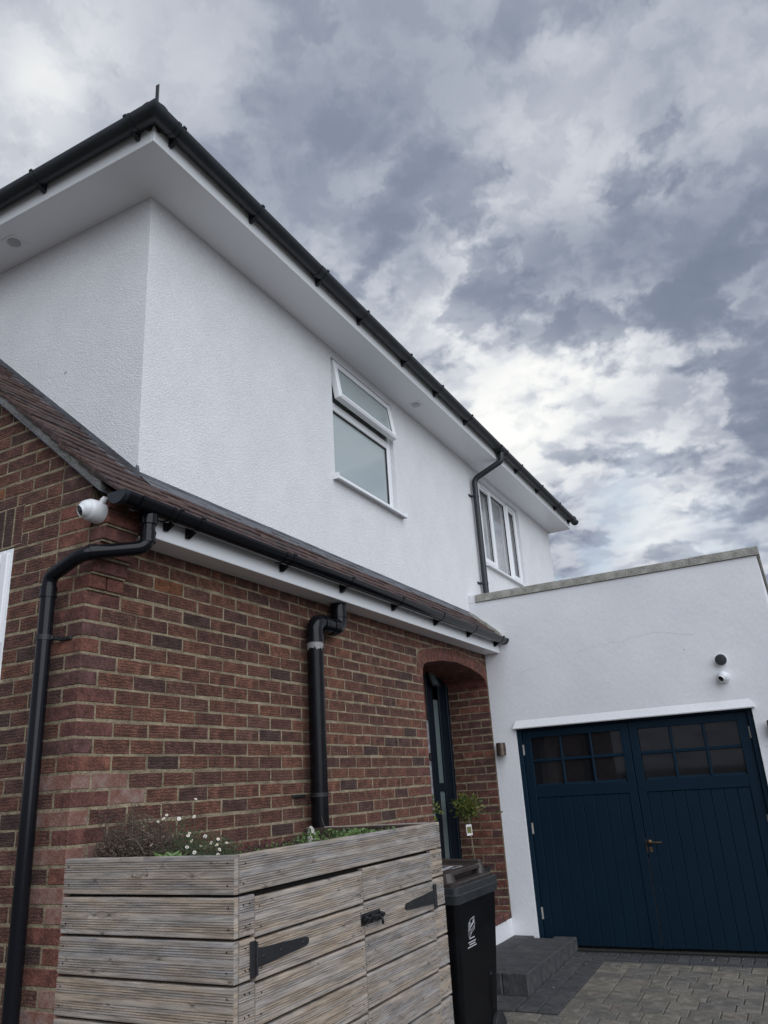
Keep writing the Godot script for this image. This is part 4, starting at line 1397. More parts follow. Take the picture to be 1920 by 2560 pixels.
	pipe_collar(mk, Vector3(0.085, 1.463, -1.845), Vector3.UP, 0.054, 0.024)
	mk.box(Vector3(0.0, 1.455, -1.80), Vector3(0.016, 1.472, -1.66), 0.003)
	mk.box(Vector3(0.0, 1.455, -2.03), Vector3(0.016, 1.472, -1.89), 0.003)
	obj("clip", mk, M.black_iron, soil)

# ---------------------------------------------------------------- ground
func build_ground() -> void:
	var mk := Mk.new()
	mk.quad(Vector3(-150, -0.42, 150), Vector3(150, -0.42, 150), Vector3(150, -0.42, -150), Vector3(-150, -0.42, -150))
	obj("ground", mk, M.ground, self).set_meta("kind", "structure")
	var drive := Node3D.new()
	drive.name = "driveway"
	drive.transform = Transform3D(Basis(Vector3(1, 0, 0), atan(SLOPE)), Vector3(0, 0, ZG))
	add_child(drive)
	drive.set_meta("kind", "structure")
	mk = Mk.new()
	mk.box(Vector3(-0.5, -0.3, -0.1), Vector3(3.7, -0.011, 3.02), 0.0)
	obj("bedding", mk, M.joint, drive)
	mk = Mk.new()
	mk.box(Vector3(-6, -0.3, 3.02), Vector3(14, -0.002, 11.6), 0.0)
	mk.box(Vector3(3.7, -0.3, -0.6), Vector3(14, -0.002, 3.02), 0.0)
	obj("paving_beyond", mk, M.ground, drive)
	var lay_paver := func(x0: float, z0: float, x1: float, z1: float, m: Material) -> void:
		var p := Mk.new()
		var g := 0.0055
		p.xbox(Transform3D(Basis(Vector3(0, 1, 0), rng.randf_range(-0.008, 0.008)) * Basis(Vector3(1, 0, 0), rng.randf_range(-0.006, 0.006)) * Basis(Vector3(0, 0, 1), rng.randf_range(-0.006, 0.006)), Vector3((x0 + x1) * 0.5, -0.02 + rng.randf_range(-0.0015, 0.0015), (z0 + z1) * 0.5)), Vector3(x1 - x0 - g, 0.04, z1 - z0 - g), 0.006)
		obj("paver", p, m, drive)
	# dark border along the doors
	var x := 0.605
	while x < 3.0:
		lay_paver.call(x, 0.10, x + 0.0985, 0.295, M.paver_dark[rng.randi() % 3])
		x += 0.0985
	x = 0.605
	while x < 3.0:
		lay_paver.call(x, 0.295, x + 0.2, 0.39, M.paver_dark[rng.randi() % 3])
		x += 0.2
	# dark border along and in front of the step
	for c in 2:
		var z := 0.39 + (0.12 if c == 1 else 0.0)
		if c == 1: lay_paver.call(0.763, 0.39, 0.92, 0.51, M.paver_dark[1])
		while z < 1.75:
			var l: float = minf([0.16, 0.24, 0.2][rng.randi() % 3], 1.77 - z)
			if l < 0.05: break
			lay_paver.call(0.607 + 0.156 * c, z, 0.763 + 0.156 * c, z + l, M.paver_dark[rng.randi() % 3])
			z += l
	for c in 2:
		x = 0.0
		while x < 0.60:
			var l: float = minf([0.16, 0.24, 0.2][rng.randi() % 3], 0.606 - x)
			if l < 0.04: break
			lay_paver.call(x, 1.455 + 0.158 * c, x + l, 1.613 + 0.158 * c, M.paver_dark[rng.randi() % 3])
			x += l
	# field of the drive in courses of mixed lengths
	var z := 0.39
	while z < 3.0:
		x = 0.92 if z < 1.75 else 0.30
		x += 0.0
		while x < 3.45:
			var l: float = [0.12, 0.16, 0.16, 0.24, 0.24, 0.2][rng.randi() % 6]
			lay_paver.call(x, z, x + l, z + 0.1575, M.paver[rng.randi() % 4])
			x += l
		z += 0.1575
	# small stones and litter lying about
	for k in 9:
		var p := Mk.new()
		var c := Vector3([1.08, 1.92, 2.04, 1.77, 0.99, 1.62, 0.80, 0.72, 2.0][k], 0.003, [0.86, 0.83, 1.35, 0.22, 1.32, 1.1, 0.5, 1.2, 0.16][k])
		p.xbox(Transform3D(Basis(Vector3(0, 1, 0), k * 1.3), c), Vector3(0.022, 0.007, 0.012) * (0.6 + 0.1 * (k % 4)), 0.003)
		tag(obj("pebble", p, M.bare_pvc, self), "tiny pale pebble lying on the block paving of the drive", "pebble", "pebbles on the drive").transform = drive.transform
	# drain channel before the doors
	var ch := thing("drain_channel", "narrow grated drain channel in front of the garage doors", "drain", Vector3.ZERO)
	ch.transform = drive.transform
	mk = Mk.new()
	mk.box(Vector3(0.607, -0.05, 0.012), Vector3(2.9, -0.012, 0.098), 0.0)
	mk.box(Vector3(0.607, -0.012, 0.085), Vector3(2.9, 0.001, 0.098), 0.002)
	mk.box(Vector3(0.607, -0.012, 0.012), Vector3(2.9, 0.001, 0.024), 0.002)
	obj("channel", mk, M.joint, ch)
	mk = Mk.new()
	x = 0.615
	while x < 2.9:
		mk.box(Vector3(x, -0.012, 0.024), Vector3(x + 0.011, -0.0005, 0.085), 0.0015)
		x += 0.022
	var bars := obj("grate_bars", mk, M.black_iron, ch)
	bars.set_meta("kind", "stuff")

func build_step() -> void:
	var s := thing("front_step", "low step of dark grey blocks before the porch", "step", Vector3(0, -0.06, -4.5))
	s.position = Vector3.ZERO
	slab("core", Vector3(0.006, -0.10, -5.274), Vector3(0.59, 0.052, -3.85), M.joint, s, 0.0)
	var z := -5.274
	var i := 0
	while z < -3.84:   # kerb blocks down the long side
		var z1: float = minf(z + 0.205, -3.83)
		slab("kerb_block", Vector3(0.40, -0.10, z + 0.001), Vector3(0.605, 0.10 + rng.randf_range(-0.001, 0.001), z1 - 0.001), M.paver_dark[rng.randi() % 3], s, 0.008)
		z = z1
		i += 1
	var x := 0.006
	while x < 0.39:   # and across the near end
		var x1: float = minf(x + 0.1975, 0.399)
		slab("kerb_block", Vector3(x + 0.001, -0.10, -3.93), Vector3(x1 - 0.001, 0.10 + rng.randf_range(-0.001, 0.001), -3.831), M.paver_dark[rng.randi() % 3], s, 0.008)
		x = x1
	for c in 2:
		z = -5.274 + (0.1 if c == 1 else 0.0)
		while z < -3.94:
			var z1: float = minf(z + 0.2, -3.931)
			slab("paver", Vector3(0.008 + 0.196 * c, 0.03, z + 0.001), Vector3(0.203 + 0.196 * c, 0.099 + rng.randf_range(-0.0012, 0.0012), z1 - 0.001), M.paver_dark[rng.randi() % 3], s, 0.004)
			z = z1

# ---------------------------------------------------------------- bin store with planter
func board_profile(h: float) -> PackedVector2Array:
	# (outwards, up): ribbed decking board, its face at 0
	var p := PackedVector2Array([Vector2(-0.026, 0.0), Vector2(-0.004, 0.0), Vector2(-0.001, 0.0015), Vector2(0, 0.005)])
	for zone in [[0.017, 5], [0.079, 5]]:
		for k in zone[1]:
			var y: float = zone[0] + 0.0086 * k
			p.append(Vector2(0, y)); p.append(Vector2(-0.0045, y + 0.0006)); p.append(Vector2(-0.0045, y + 0.0036)); p.append(Vector2(0, y + 0.0042))
	p.append_array(PackedVector2Array([Vector2(0, h - 0.005), Vector2(-0.001, h - 0.0015), Vector2(-0.004, h), Vector2(-0.026, h)]))
	return p

func plank(parent: Node3D, at: Vector3, length: float, outx: bool, m: Material, h := 0.134, screws := true) -> void:
	# at: lower corner of the outer face, at its far end (side boards) or right end (front boards)
	var b := Basis(Vector3(1, 0, 0), Vector3(0, 1, 0), Vector3(0, 0, 1)) if outx else Basis(Vector3(0, 0, 1), Vector3(0, 1, 0), Vector3(-1, 0, 0))
	b = b * Basis(Vector3(1, 0, 0), rng.randf_range(-0.0016, 0.0016))
	var mk := Mk.new()
	mk.prism(board_profile(h), Transform3D(b, at + b.x * rng.randf_range(-0.001, 0.001)), length, 1.0, Vector2(rng.randf() * 3.0, rng.randi() % 5 * 0.137))
	var o := obj("plank", mk, m, parent)
	if not screws: return
	mk = Mk.new()
	for l in [0.028, length - 0.03]:
		for y in [0.030 + rng.randf() * 0.008, 0.1 + rng.randf() * 0.008]:
			mk.lathe([Vector2(0.0035, -0.002), Vector2(0.0035, 0.0006), Vector2(0, 0.0006)], Transform3D(b * Basis(Vector3(0, 0, 1), -PI / 2), at + b.y * y + b.z * (l + rng.randf_range(-0.006, 0.006))), 8)
	obj("screws", mk, M.gasket, o).set_meta("kind", "stuff")

func build_store() -> void:
	var s := thing("bin_store", "weathered ribbed timber bin store with a planter on top", "bin store", Vector3(0, -0.18, 0))
	s.position = Vector3.ZERO
	var X := 0.89
	var pitch := 0.1445
	for r in 10:
		var y := 1.279 - 0.134 - pitch * r
		if y < -0.2: break
		plank(s, Vector3(X - 0.003, y, 0), X - 0.003 + 0.006, false, M.wood[(r * 3 + 1) % 4])
		if r == 0:
			plank(s, Vector3(X, y, -1.84), 1.81, true, M.wood[3])
		else:
			plank(s, Vector3(X, y - 0.001, -0.119), 0.0885, true, M.wood[(r + 2) % 4], 0.134)
			plank(s, Vector3(X, y + 0.004, -1.84), 0.143, true, M.wood[(r + 1) % 4], 0.134)
			plank(s, Vector3(X + 0.002, y - 0.012, -0.934), 0.811, true, M.wood[(r * 2 + 2) % 4])
			plank(s, Vector3(X + 0.001, y - 0.004, -1.694), 0.754, true, M.wood[(r * 2 + 1) % 4])
		plank(s, Vector3(X - 0.03, y, -1.84 + 0.026), X - 0.03, false, M.wood[(r + 3) % 4], 0.134, false)
	# dark brown posts and inner linings
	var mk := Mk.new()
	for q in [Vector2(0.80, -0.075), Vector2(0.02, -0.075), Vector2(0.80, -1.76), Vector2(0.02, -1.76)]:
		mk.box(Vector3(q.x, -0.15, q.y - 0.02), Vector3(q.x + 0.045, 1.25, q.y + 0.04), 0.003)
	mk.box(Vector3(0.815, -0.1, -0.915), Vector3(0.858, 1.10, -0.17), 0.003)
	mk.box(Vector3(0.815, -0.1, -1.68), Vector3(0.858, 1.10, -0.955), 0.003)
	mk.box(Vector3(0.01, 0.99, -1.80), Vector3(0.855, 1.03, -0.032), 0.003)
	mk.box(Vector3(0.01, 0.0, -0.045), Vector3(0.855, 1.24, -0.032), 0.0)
	obj("inner_frame", mk, M.dark_wood, s)
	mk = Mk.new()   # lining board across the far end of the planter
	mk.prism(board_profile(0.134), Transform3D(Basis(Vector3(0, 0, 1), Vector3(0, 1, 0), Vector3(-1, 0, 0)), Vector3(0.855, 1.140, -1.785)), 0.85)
	obj("end_board", mk, M.dark_wood, s)
	mk = Mk.new()
	mk.box(Vector3(0.008, 1.03, -1.79), Vector3(0.858, 1.205, -0.03), 0.0)
	var n := FastNoiseLite.new()
	n.seed = 4
	n.frequency = 6.0
	for i in 16:
		for j in 34:
			var P := func(a: int, b: int) -> Vector3:
				var x := 0.008 + 0.85 * a / 16.0
				var z := -0.03 - 1.755 * b / 34.0
				return Vector3(x, 1.212 + 0.022 * n.get_noise_2d(x, z), z)
			mk.quad(P.call(i, j), P.call(i + 1, j), P.call(i + 1, j + 1), P.call(i, j + 1))
	obj("soil", mk, M.soil, s)
	# strap hinges and the bolt
	for q in [[-0.107, 0.918, -1.0, 0.345], [-1.712, 0.912, 1.0, 0.345]]:
		var sgn: float = q[2]
		mk = Mk.new()
		mk.box(Vector3(X + 0.0005, q[1] - 0.060, q[0] - 0.018), Vector3(X + 0.006, q[1] + 0.060, q[0] + 0.018), 0.0015)
		var hg := obj("hinge", mk, M.black_iron, s)
		mk = Mk.new()
		var z0: float = q[0] + sgn * 0.02
		var l: float = q[3]
		mk.prism(PackedVector2Array([Vector2(0, -0.032), Vector2(l - 0.02, -0.016), Vector2(l - 0.004, -0.010), Vector2(l, 0.0), Vector2(l - 0.004, 0.010), Vector2(l - 0.02, 0.016), Vector2(0, 0.032)]), Transform3D(Basis(Vector3(0, 0, sgn), Vector3(0, 1, 0), Vector3(-sgn, 0, 0)), Vector3(X + 0.0035 + (0.004 if sgn > 0 else 0.0), q[1], z0)), 0.004)
		obj("strap", mk, M.black_iron, hg)
		mk = Mk.new()
		mk.tube([Vector3(X + 0.008, q[1] - 0.055, z0 - sgn * 0.003), Vector3(X + 0.008, q[1] + 0.055, z0 - sgn * 0.003)], 0.005, 10)
		obj("pin", mk, M.black_iron, hg)
		for d in [0.04, 0.15, 0.30]:
			mk = Mk.new()
			mk.lathe([Vector2(0.006, 0), Vector2(0.005, 0.002), Vector2(0, 0.003)], Transform3D(Basis(Vector3(0, 0, 1), -PI / 2), Vector3(X + 0.0072, q[1], z0 + sgn * d)), 10)
			obj("screw_head", mk, M.black_iron, hg)
	mk = Mk.new()
	mk.box(Vector3(X + 0.001, 0.895, -1.085), Vector3(X + 0.005, 0.945, -0.905), 0.0015)
	var bolt := obj("bolt", mk, M.black_iron, s)
	mk = Mk.new()
	mk.tube([Vector3(X + 0.016, 0.920, -1.10), Vector3(X + 0.016, 0.920, -0.90)], 0.009, 12)
	mk.tube(fillet([Vector3(X + 0.016, 0.920, -1.05), Vector3(X + 0.036, 0.905, -1.05), Vector3(X + 0.036, 0.885, -1.05)], 0.01, 3), 0.006, 10)
	for z in [-1.07, -0.925, -0.985]: mk.box(Vector3(X + 0.004, 0.905, z - 0.012), Vector3(X + 0.028, 0.935, z + 0.012), 0.006)
	obj("slide", mk, M.black_plastic, bolt)

# ---------------------------------------------------------------- plants
func wander(mk: Mk, from: Vector3, dir: Vector3, length: float, r: float, bend: float, steps := 4) -> Array:
	var pts := [from]
	var rad := [r]
	var d := dir.normalized()
	var p := from
	for k in steps:
		d = (d + Vector3(rng.randf_range(-bend, bend), rng.randf_range(-bend, bend), rng.randf_range(-bend, bend))).normalized()
		p += d * length / steps
		pts.append(p); rad.append(r * (1.0 - 0.75 * (k + 1) / steps))
	mk.tube(pts, rad, 4, false)
	return pts

func leaf(mk: Mk, at: Vector3, dir: Vector3, l: float, w: float) -> void:
	var d := dir.normalized()
	var s := d.cross(Vector3(rng.randf_range(-1, 1), rng.randf_range(0.2, 1), rng.randf_range(-1, 1))).normalized()
	var n := s.cross(d) * w * 0.35
	var tip := at + d * l
	var m1 := at + d * l * 0.35
	var m2 := at + d * l * 0.72
	mk.tri(at, m1 + s * w * 0.5 + n, m1); mk.tri(at, m1, m1 - s * w * 0.5 + n)
	mk.quad(m1, m1 + s * w * 0.5 + n, m2 + s * w * 0.38 + n * 0.7, m2); mk.quad(m1 - s * w * 0.5 + n, m1, m2, m2 - s * w * 0.38 + n * 0.7)
	mk.tri(m2, m2 + s * w * 0.38 + n * 0.7, tip); mk.tri(m2 - s * w * 0.38 + n * 0.7, m2, tip)

func merge_leaves(called: String, sets: Array, mats: Array, parent: Node3D) -> void:
	var am := ArrayMesh.new()
	for k in sets.size():
		if sets[k].v.is_empty(): continue
		sets[k].put(am)
		am.surface_set_material(am.get_surface_count() - 1, mats[k])
	var o := MeshInstance3D.new()
	o.name = called
	o.mesh = am
	parent.add_child(o, true)

func build_plants() -> void:
	var y := 1.215
	# dry twiggy bush in the near corner of the planter
	var bush := thing("dry_bush", "dry brown twiggy bush at the near end of the planter", "bush", Vector3(0.235, y, -0.16))
	var mk := Mk.new()
	var pale := Mk.new()
	var fine := Mk.new()
	for k in 70:
		var a := rng.randf() * TAU
		var dir := Vector3(cos(a) * rng.randf_range(0.3, 1.4), rng.randf_range(0.35, 1.0), sin(a) * rng.randf_range(0.2, 0.9))
		var pts := wander(mk if k % 4 else pale, Vector3(rng.randf_range(-0.10, 0.10), 0, rng.randf_range(-0.08, 0.08)), dir, rng.randf_range(0.13, 0.30), rng.randf_range(0.0020, 0.0040), 0.55, 5)
		for t in 9:
			var p: Vector3 = pts[rng.randi_range(1, pts.size() - 1)]
			wander(fine, p, Vector3(rng.randf_range(-1, 1), rng.randf_range(-0.2, 1.2), rng.randf_range(-1, 1)), rng.randf_range(0.03, 0.095), 0.0012, 0.5, 3)
	for k in 26:   # pale dead stems sprawling low
		var a := rng.randf() * TAU
		wander(pale, Vector3(rng.randf_range(-0.15, 0.15), 0.01, rng.randf_range(-0.12, 0.12)), Vector3(cos(a), rng.randf_range(0.0, 0.5), sin(a)), rng.randf_range(0.08, 0.2), 0.0018, 0.6, 5)
	obj("stems", mk, M.twig, bush)
	obj("pale_stems", pale, M.twig_pale, bush)
	obj("twigs", fine, M.twig, bush)
	var leaves := [Mk.new(), Mk.new()]
	for k in 5200:
		var a := rng.randf() * TAU
		var r := sqrt(rng.randf())
		var h := rng.randf() * 0.24 * (1.15 - r * 0.75)
		leaf(leaves[k % 2], Vector3(cos(a) * r * 0.20, h + 0.005, sin(a) * r * 0.13), Vector3(rng.randf_range(-1, 1), rng.randf_range(-0.3, 1), rng.randf_range(-1, 1)), rng.randf_range(0.010, 0.020), 0.0046)
	merge_leaves("dry_leaves", leaves, [M.twig, M.twig_mid], bush)
	# green daisy plant behind and beside it
	var daisy := thing("daisy_plant", "green plant with small white daisies beside the dry bush", "plant", Vector3(0.46, y, -0.28))
	var stems := Mk.new()
	var green := [Mk.new(), Mk.new()]
	for k in 4200:
		var a := rng.randf() * TAU
		var r := sqrt(rng.randf())
		var c := Vector3(cos(a) * r * 0.20, rng.randf() * 0.15 * (1.1 - r * 0.6), sin(a) * r * 0.18)
		if k % 3 == 0: c = Vector3(-0.12 + cos(a) * r * 0.12, 0.02 + rng.randf() * 0.20 * (1.1 - r * 0.8), -0.02 + sin(a) * r * 0.10)
		leaf(green[k % 2], c, Vector3(rng.randf_range(-1, 1), rng.randf_range(-0.1, 1.2), rng.randf_range(-1, 1)), rng.randf_range(0.008, 0.02), 0.0035)
	var spots := [Vector3(-0.17, 0.25, 0.0), Vector3(-0.14, 0.235, 0.05), Vector3(-0.18, 0.22, 0.04), Vector3(-0.08, 0.23, 0.02), Vector3(-0.03, 0.235, -0.02), Vector3(-0.05, 0.32, -0.05), Vector3(-0.12, 0.12, 0.14), Vector3(-0.02, 0.16, 0.02), Vector3(0.05, 0.14, 0.0), Vector3(0.07, 0.10, 0.05), Vector3(0.10, 0.11, 0.02), Vector3(0.12, 0.125, 0.0), Vector3(0.13, 0.10, 0.02), Vector3(0.15, 0.105, -0.02), Vector3(0.08, 0.075, 0.10), Vector3(0.05, 0.05, 0.13), Vector3(0.16, 0.08, 0.04), Vector3(0.17, 0.06, 0.06), Vector3(0.15, 0.04, 0.10), Vector3(0.18, 0.045, 0.09), Vector3(0.02, 0.125, 0.05), Vector3(0.0, 0.15, 0.05), Vector3(0.04, 0.10, 0.1), Vector3(-0.02, 0.02, 0.16)]
	for q0: Vector3 in spots:
		var p := q0 * Vector3(1.0, 0.84, 1.0)
		var root := Vector3(p.x * 0.6, 0, p.z * 0.6)
		stems.tube(fillet([root, root.lerp(p, 0.5) + Vector3(0, 0.02, 0), p], 0.05, 3), 0.0009, 4, false)
		var t := Transform3D(Basis(Vector3(1, 0, 0), rng.randf_range(0.2, 1.1)) * Basis(Vector3(0, 0, 1), rng.randf_range(-0.9, 0.1)), p)
		var rr := rng.randf_range(0.006, 0.0085)
		var heads := Mk.new()
		for q in 14:
			var a0 := TAU * q / 14
			var w := 0.19
			heads.tri(t * Vector3.ZERO, t * (Vector3(cos(a0 - w), 0.08, -sin(a0 - w)) * rr), t * (Vector3(cos(a0 + w), 0.08, -sin(a0 + w)) * rr))
		var flower := obj("flower", heads, M.petal, daisy)
		var eyes := Mk.new()
		eyes.lathe([Vector2(0.0036, 0.0), Vector2(0.003, 0.0018), Vector2(0, 0.0024)], t, 8)
		obj("flower_centre", eyes, M.yolk, flower)
	obj("stems", stems, M.sage, daisy)
	merge_leaves("leaves", green, [M.green[2], M.sage], daisy)
	# reddish dead stems in the middle of the planter
	var red := thing("withered_plant", "withered reddish stems in the middle of the planter by the wall", "plant", Vector3(0.36, y, -0.78))
	mk = Mk.new()
	for k in 150:
		var a := rng.randf() * TAU
		wander(mk, Vector3(rng.randf_range(-0.2, 0.2), 0, rng.randf_range(-0.28, 0.28)), Vector3(cos(a) * 0.7, rng.randf_range(0.3, 1.0), sin(a) * 0.7), rng.randf_range(0.03, 0.11), 0.0011, 0.6, 4)
	obj("stems", mk, M.red_stem, red)
	var dl := [Mk.new(), Mk.new()]
	for k in 700:
		leaf(dl[k % 2], Vector3(rng.randf_range(-0.22, 0.22), rng.randf() * 0.05, rng.randf_range(-0.3, 0.3)), Vector3(rng.randf_range(-1, 1), rng.randf_range(-0.2, 0.7), rng.randf_range(-1, 1)), rng.randf_range(0.008, 0.018), 0.006)
	merge_leaves("dead_leaves", dl, [M.red_stem, M.twig], red)
	# low green ground cover along the outer board
	var cover := Node3D.new()
	cover.name = "ground_cover"
	cover.position = Vector3(0.66, y, -0.85)
	add_child(cover)
	tag(cover, "low bright green ground cover along the outer board of the planter", "ground cover")
	cover.set_meta("kind", "stuff")
	var gl := [Mk.new(), Mk.new(), Mk.new()]
	for k in 1500:
		var z := rng.randf_range(-0.85, 0.80)
		var x := rng.randf_range(-0.18, 0.17)
		var tall := 0.030 + 0.045 * clampf(1.0 - absf(z + 0.25) * 1.6, 0.0, 1.0)
		var h := rng.randf() * tall
		var big := 0.012 + 0.014 * float(z < -0.1 and rng.randf() < 0.4)
		leaf(gl[k % 3], Vector3(x, h, z), Vector3(rng.randf_range(-1, 1), rng.randf_range(0.1, 1.0), rng.randf_range(-1, 1)), big * rng.randf_range(0.7, 1.3), big * 0.75)
	merge_leaves("leaves", gl, M.green, cover)
	# fresh sprout at the front board
	var sprout := thing("sprout", "fresh light green sprout behind the front board of the planter", "plant", Vector3(0.50, y + 0.02, -0.07))
	var sl := [Mk.new()]
	for k in 40:
		var a := rng.randf() * TAU
		leaf(sl[0], Vector3(rng.randf_range(-0.05, 0.05), 0.02, rng.randf_range(-0.02, 0.02)), Vector3(cos(a), rng.randf_range(0.5, 1.2), sin(a)), rng.randf_range(0.03, 0.055), 0.018)
	merge_leaves("leaves", sl, [M.green[1]], sprout)
	# a pale stone among the leaves
	mk = Mk.new()
	mk.lathe([Vector2(0.0, 0.0), Vector2(0.03, 0.0), Vector2(0.036, 0.02), Vector2(0.032, 0.05), Vector2(0.02, 0.085), Vector2(0.008, 0.10), Vector2(0.0, 0.102)], Transform3D(Basis(Vector3(0, 0, 1), 0.15) * Basis.from_scale(Vector3(0.75, 1, 1)), Vector3(0.40, y - 0.005, -1.28)), 9, false)
	tag(obj("stone", mk, M.stone, self), "small grey pointed stone standing among the planter leaves", "stone")
	# bare stalks near the soil pipe
	var stalk := thing("bare_stalks", "bare thin stalks rising in front of the soil pipe", "plant", Vector3(0.30, y, -1.62))
	mk = Mk.new()
	for q in [[Vector3(0.0, 0, 0.0), Vector3(-0.05, 0.14, 0.03)], [Vector3(0.02, 0, 0.0), Vector3(0.06, 0.12, -0.02)], [Vector3(0.2, 0, 0.0), Vector3(0.05, 0.09, 0.0)], [Vector3(0.36, 0, 0.02), Vector3(-0.03, 0.08, 0.0)]]:
		wander(mk, q[0], q[1], q[1].length(), 0.0016, 0.25, 4)
	obj("stems", mk, M.twig_pale, stalk).set_meta("kind", "stuff")

	# small standard tree in a black pot on the porch edge
	standard_tree(Vector3(-0.165, 0.303, -4.88), 0.42, "little round headed tree in a black pot by the front door", true)
	standard_tree(Vector3(-0.20, 0.303, -3.98), 0.44, "leafy potted tree mostly hidden behind the near side of the porch", false)

func standard_tree(at: Vector3, pot_h: float, label: String, sprig: bool) -> void:
	var t := thing("potted_tree", label, "tree", at, "potted trees beside the front door")
	var mk := Mk.new()
	var w := 0.105
	var lo := [Vector3(-w * 0.85, 0, w * 0.85), Vector3(w * 0.85, 0, w * 0.85), Vector3(w * 0.85, 0, -w * 0.85), Vector3(-w * 0.85, 0, -w * 0.85)]
	var hi := []
	for q: Vector3 in lo: hi.append(Vector3(signf(q.x) * w, pot_h - 0.03, signf(q.z) * w))
	for k in 4: mk.quad(lo[k], lo[(k + 1) % 4], hi[(k + 1) % 4], hi[k])
	mk.box(Vector3(-w - 0.008, pot_h - 0.03, -w - 0.008), Vector3(w + 0.008, pot_h, w + 0.008), 0.004)
	obj("pot", mk, M.bin, t)
	mk = Mk.new()
	mk.tube([Vector3(0, pot_h - 0.02, 0), Vector3(-0.004, pot_h + 0.2, 0.0), Vector3(-0.022, pot_h + 0.46, 0.004), Vector3(-0.026, pot_h + 0.56, 0.0)], [0.008, 0.007, 0.006, 0.005], 8)
	mk.tube([Vector3(0.022, pot_h - 0.02, 0.006), Vector3(-0.008, pot_h + 0.22, 0.010)], 0.004, 6)
	for k in 22:
		var a := rng.randf() * TAU
		wander(mk, Vector3(-0.024, pot_h + rng.randf_range(0.42, 0.55), 0), Vector3(cos(a), rng.randf_range(-0.2, 0.9), sin(a)), rng.randf_range(0.07, 0.14), 0.0022, 0.3, 3)
	obj("trunk", mk, M.bark, t)
	var sets := [Mk.new(), Mk.new(), Mk.new()]
	var c := Vector3(-0.03, pot_h + 0.53, 0)
	for k in 1000:
		var d := Vector3(rng.randf_range(-1, 1), rng.randf_range(-0.95, 0.95), rng.randf_range(-1, 1))
		if d.length() > 1.0 or d.length() < 0.25: continue
		var lump := 0.75 + 0.35 * sin(d.x * 7.0 + d.y * 5.0) * cos(d.z * 6.0)
		leaf(sets[k % 3], c + d * Vector3(0.15, 0.125, 0.15) * lump, (d + Vector3(rng.randf_range(-0.7, 0.7), rng.randf_range(-0.5, 0.8), rng.randf_range(-0.7, 0.7))), rng.randf_range(0.026, 0.046), 0.019)
	if sprig:
		var br := Mk.new()
		var p0 := c + Vector3(0.10, -0.05, 0.02)
		var p1 := c + Vector3(0.36, -0.06, 0.03)
		br.tube([p0, p0.lerp(p1, 0.5) + Vector3(0, -0.008, 0), p1], [0.002, 0.0016, 0.001], 5, false)
		obj("side_twig", br, M.bark, t)
		for k in 26:
			leaf(sets[k % 2], p0.lerp(p1, k / 25.0), Vector3(rng.randf_range(0.0, 1), rng.randf_range(-0.8, 0.8), rng.randf_range(-1, 1)), rng.randf_range(0.02, 0.032), 0.011)
	merge_leaves("crown", sets, M.leaf, t)
	if sprig:
		mk = Mk.new()   # the nursery's picture tag
		var tt := Transform3D(Basis(Vector3(0, 1, 0), 0.75) * Basis(Vector3(0, 0, 1), 0.05), Vector3(-0.018, pot_h + 0.33, 0.016))
		mk.xbox(tt, Vector3(0.056, 0.098, 0.0012), 0.0)
		var tagm := obj("plant_tag", mk, M.petal, t)
		mk = Mk.new()
		mk.xbox(tt * Transform3D(Basis(), Vector3(0, 0.0, 0.001)), Vector3(0.044, 0.058, 0.0008), 0.0)
		obj("picture", mk, M.leaf[2], tagm)

# ---------------------------------------------------------------- wheelie bin
func loft(mk: Mk, rings: Array, cap_lo := true, cap_hi := true) -> void:
	# rings of [centre, half x, half z, corner radius]
	var pts := []
	for r in rings:
		var ring := PackedVector3Array()
		var rad: float = r[3]
		for q in 4:
			var sx: float = [1, -1, -1, 1][q]
			var sz: float = [-1, -1, 1, 1][q]
			for k in 5:
				var a := (q + k / 4.0) * PI / 2
				ring.append(r[0] + Vector3(sx * (r[1] - rad) + cos(a) * rad, 0, sz * (r[2] - rad) - sin(a) * rad))
		pts.append(ring)
	for i in rings.size() - 1:
		for k in 20:
			var j := (k + 1) % 20
			mk.quad(pts[i][k], pts[i][j], pts[i + 1][j], pts[i + 1][k])
	for k in 20:
		var j := (k + 1) % 20
		if cap_lo: mk.tri(rings[0][0], pts[0][j], pts[0][k])
		if cap_hi: mk.tri(rings[-1][0], pts[-1][k], pts[-1][j])

func stroke(mk: Mk, t: Transform3D, pts: Array, w: float) -> void:
	for k in pts.size() - 1:
		var a: Vector2 = pts[k]
		var b: Vector2 = pts[k + 1]
		var d := b - a
		mk.xbox(t * Transform3D(Basis(Vector3(0, 0, 1), d.angle()), Vector3((a.x + b.x) * 0.5, (a.y + b.y) * 0.5, 0)), Vector3(d.length() + w * 0.5, w, 0.0008), 0.0)

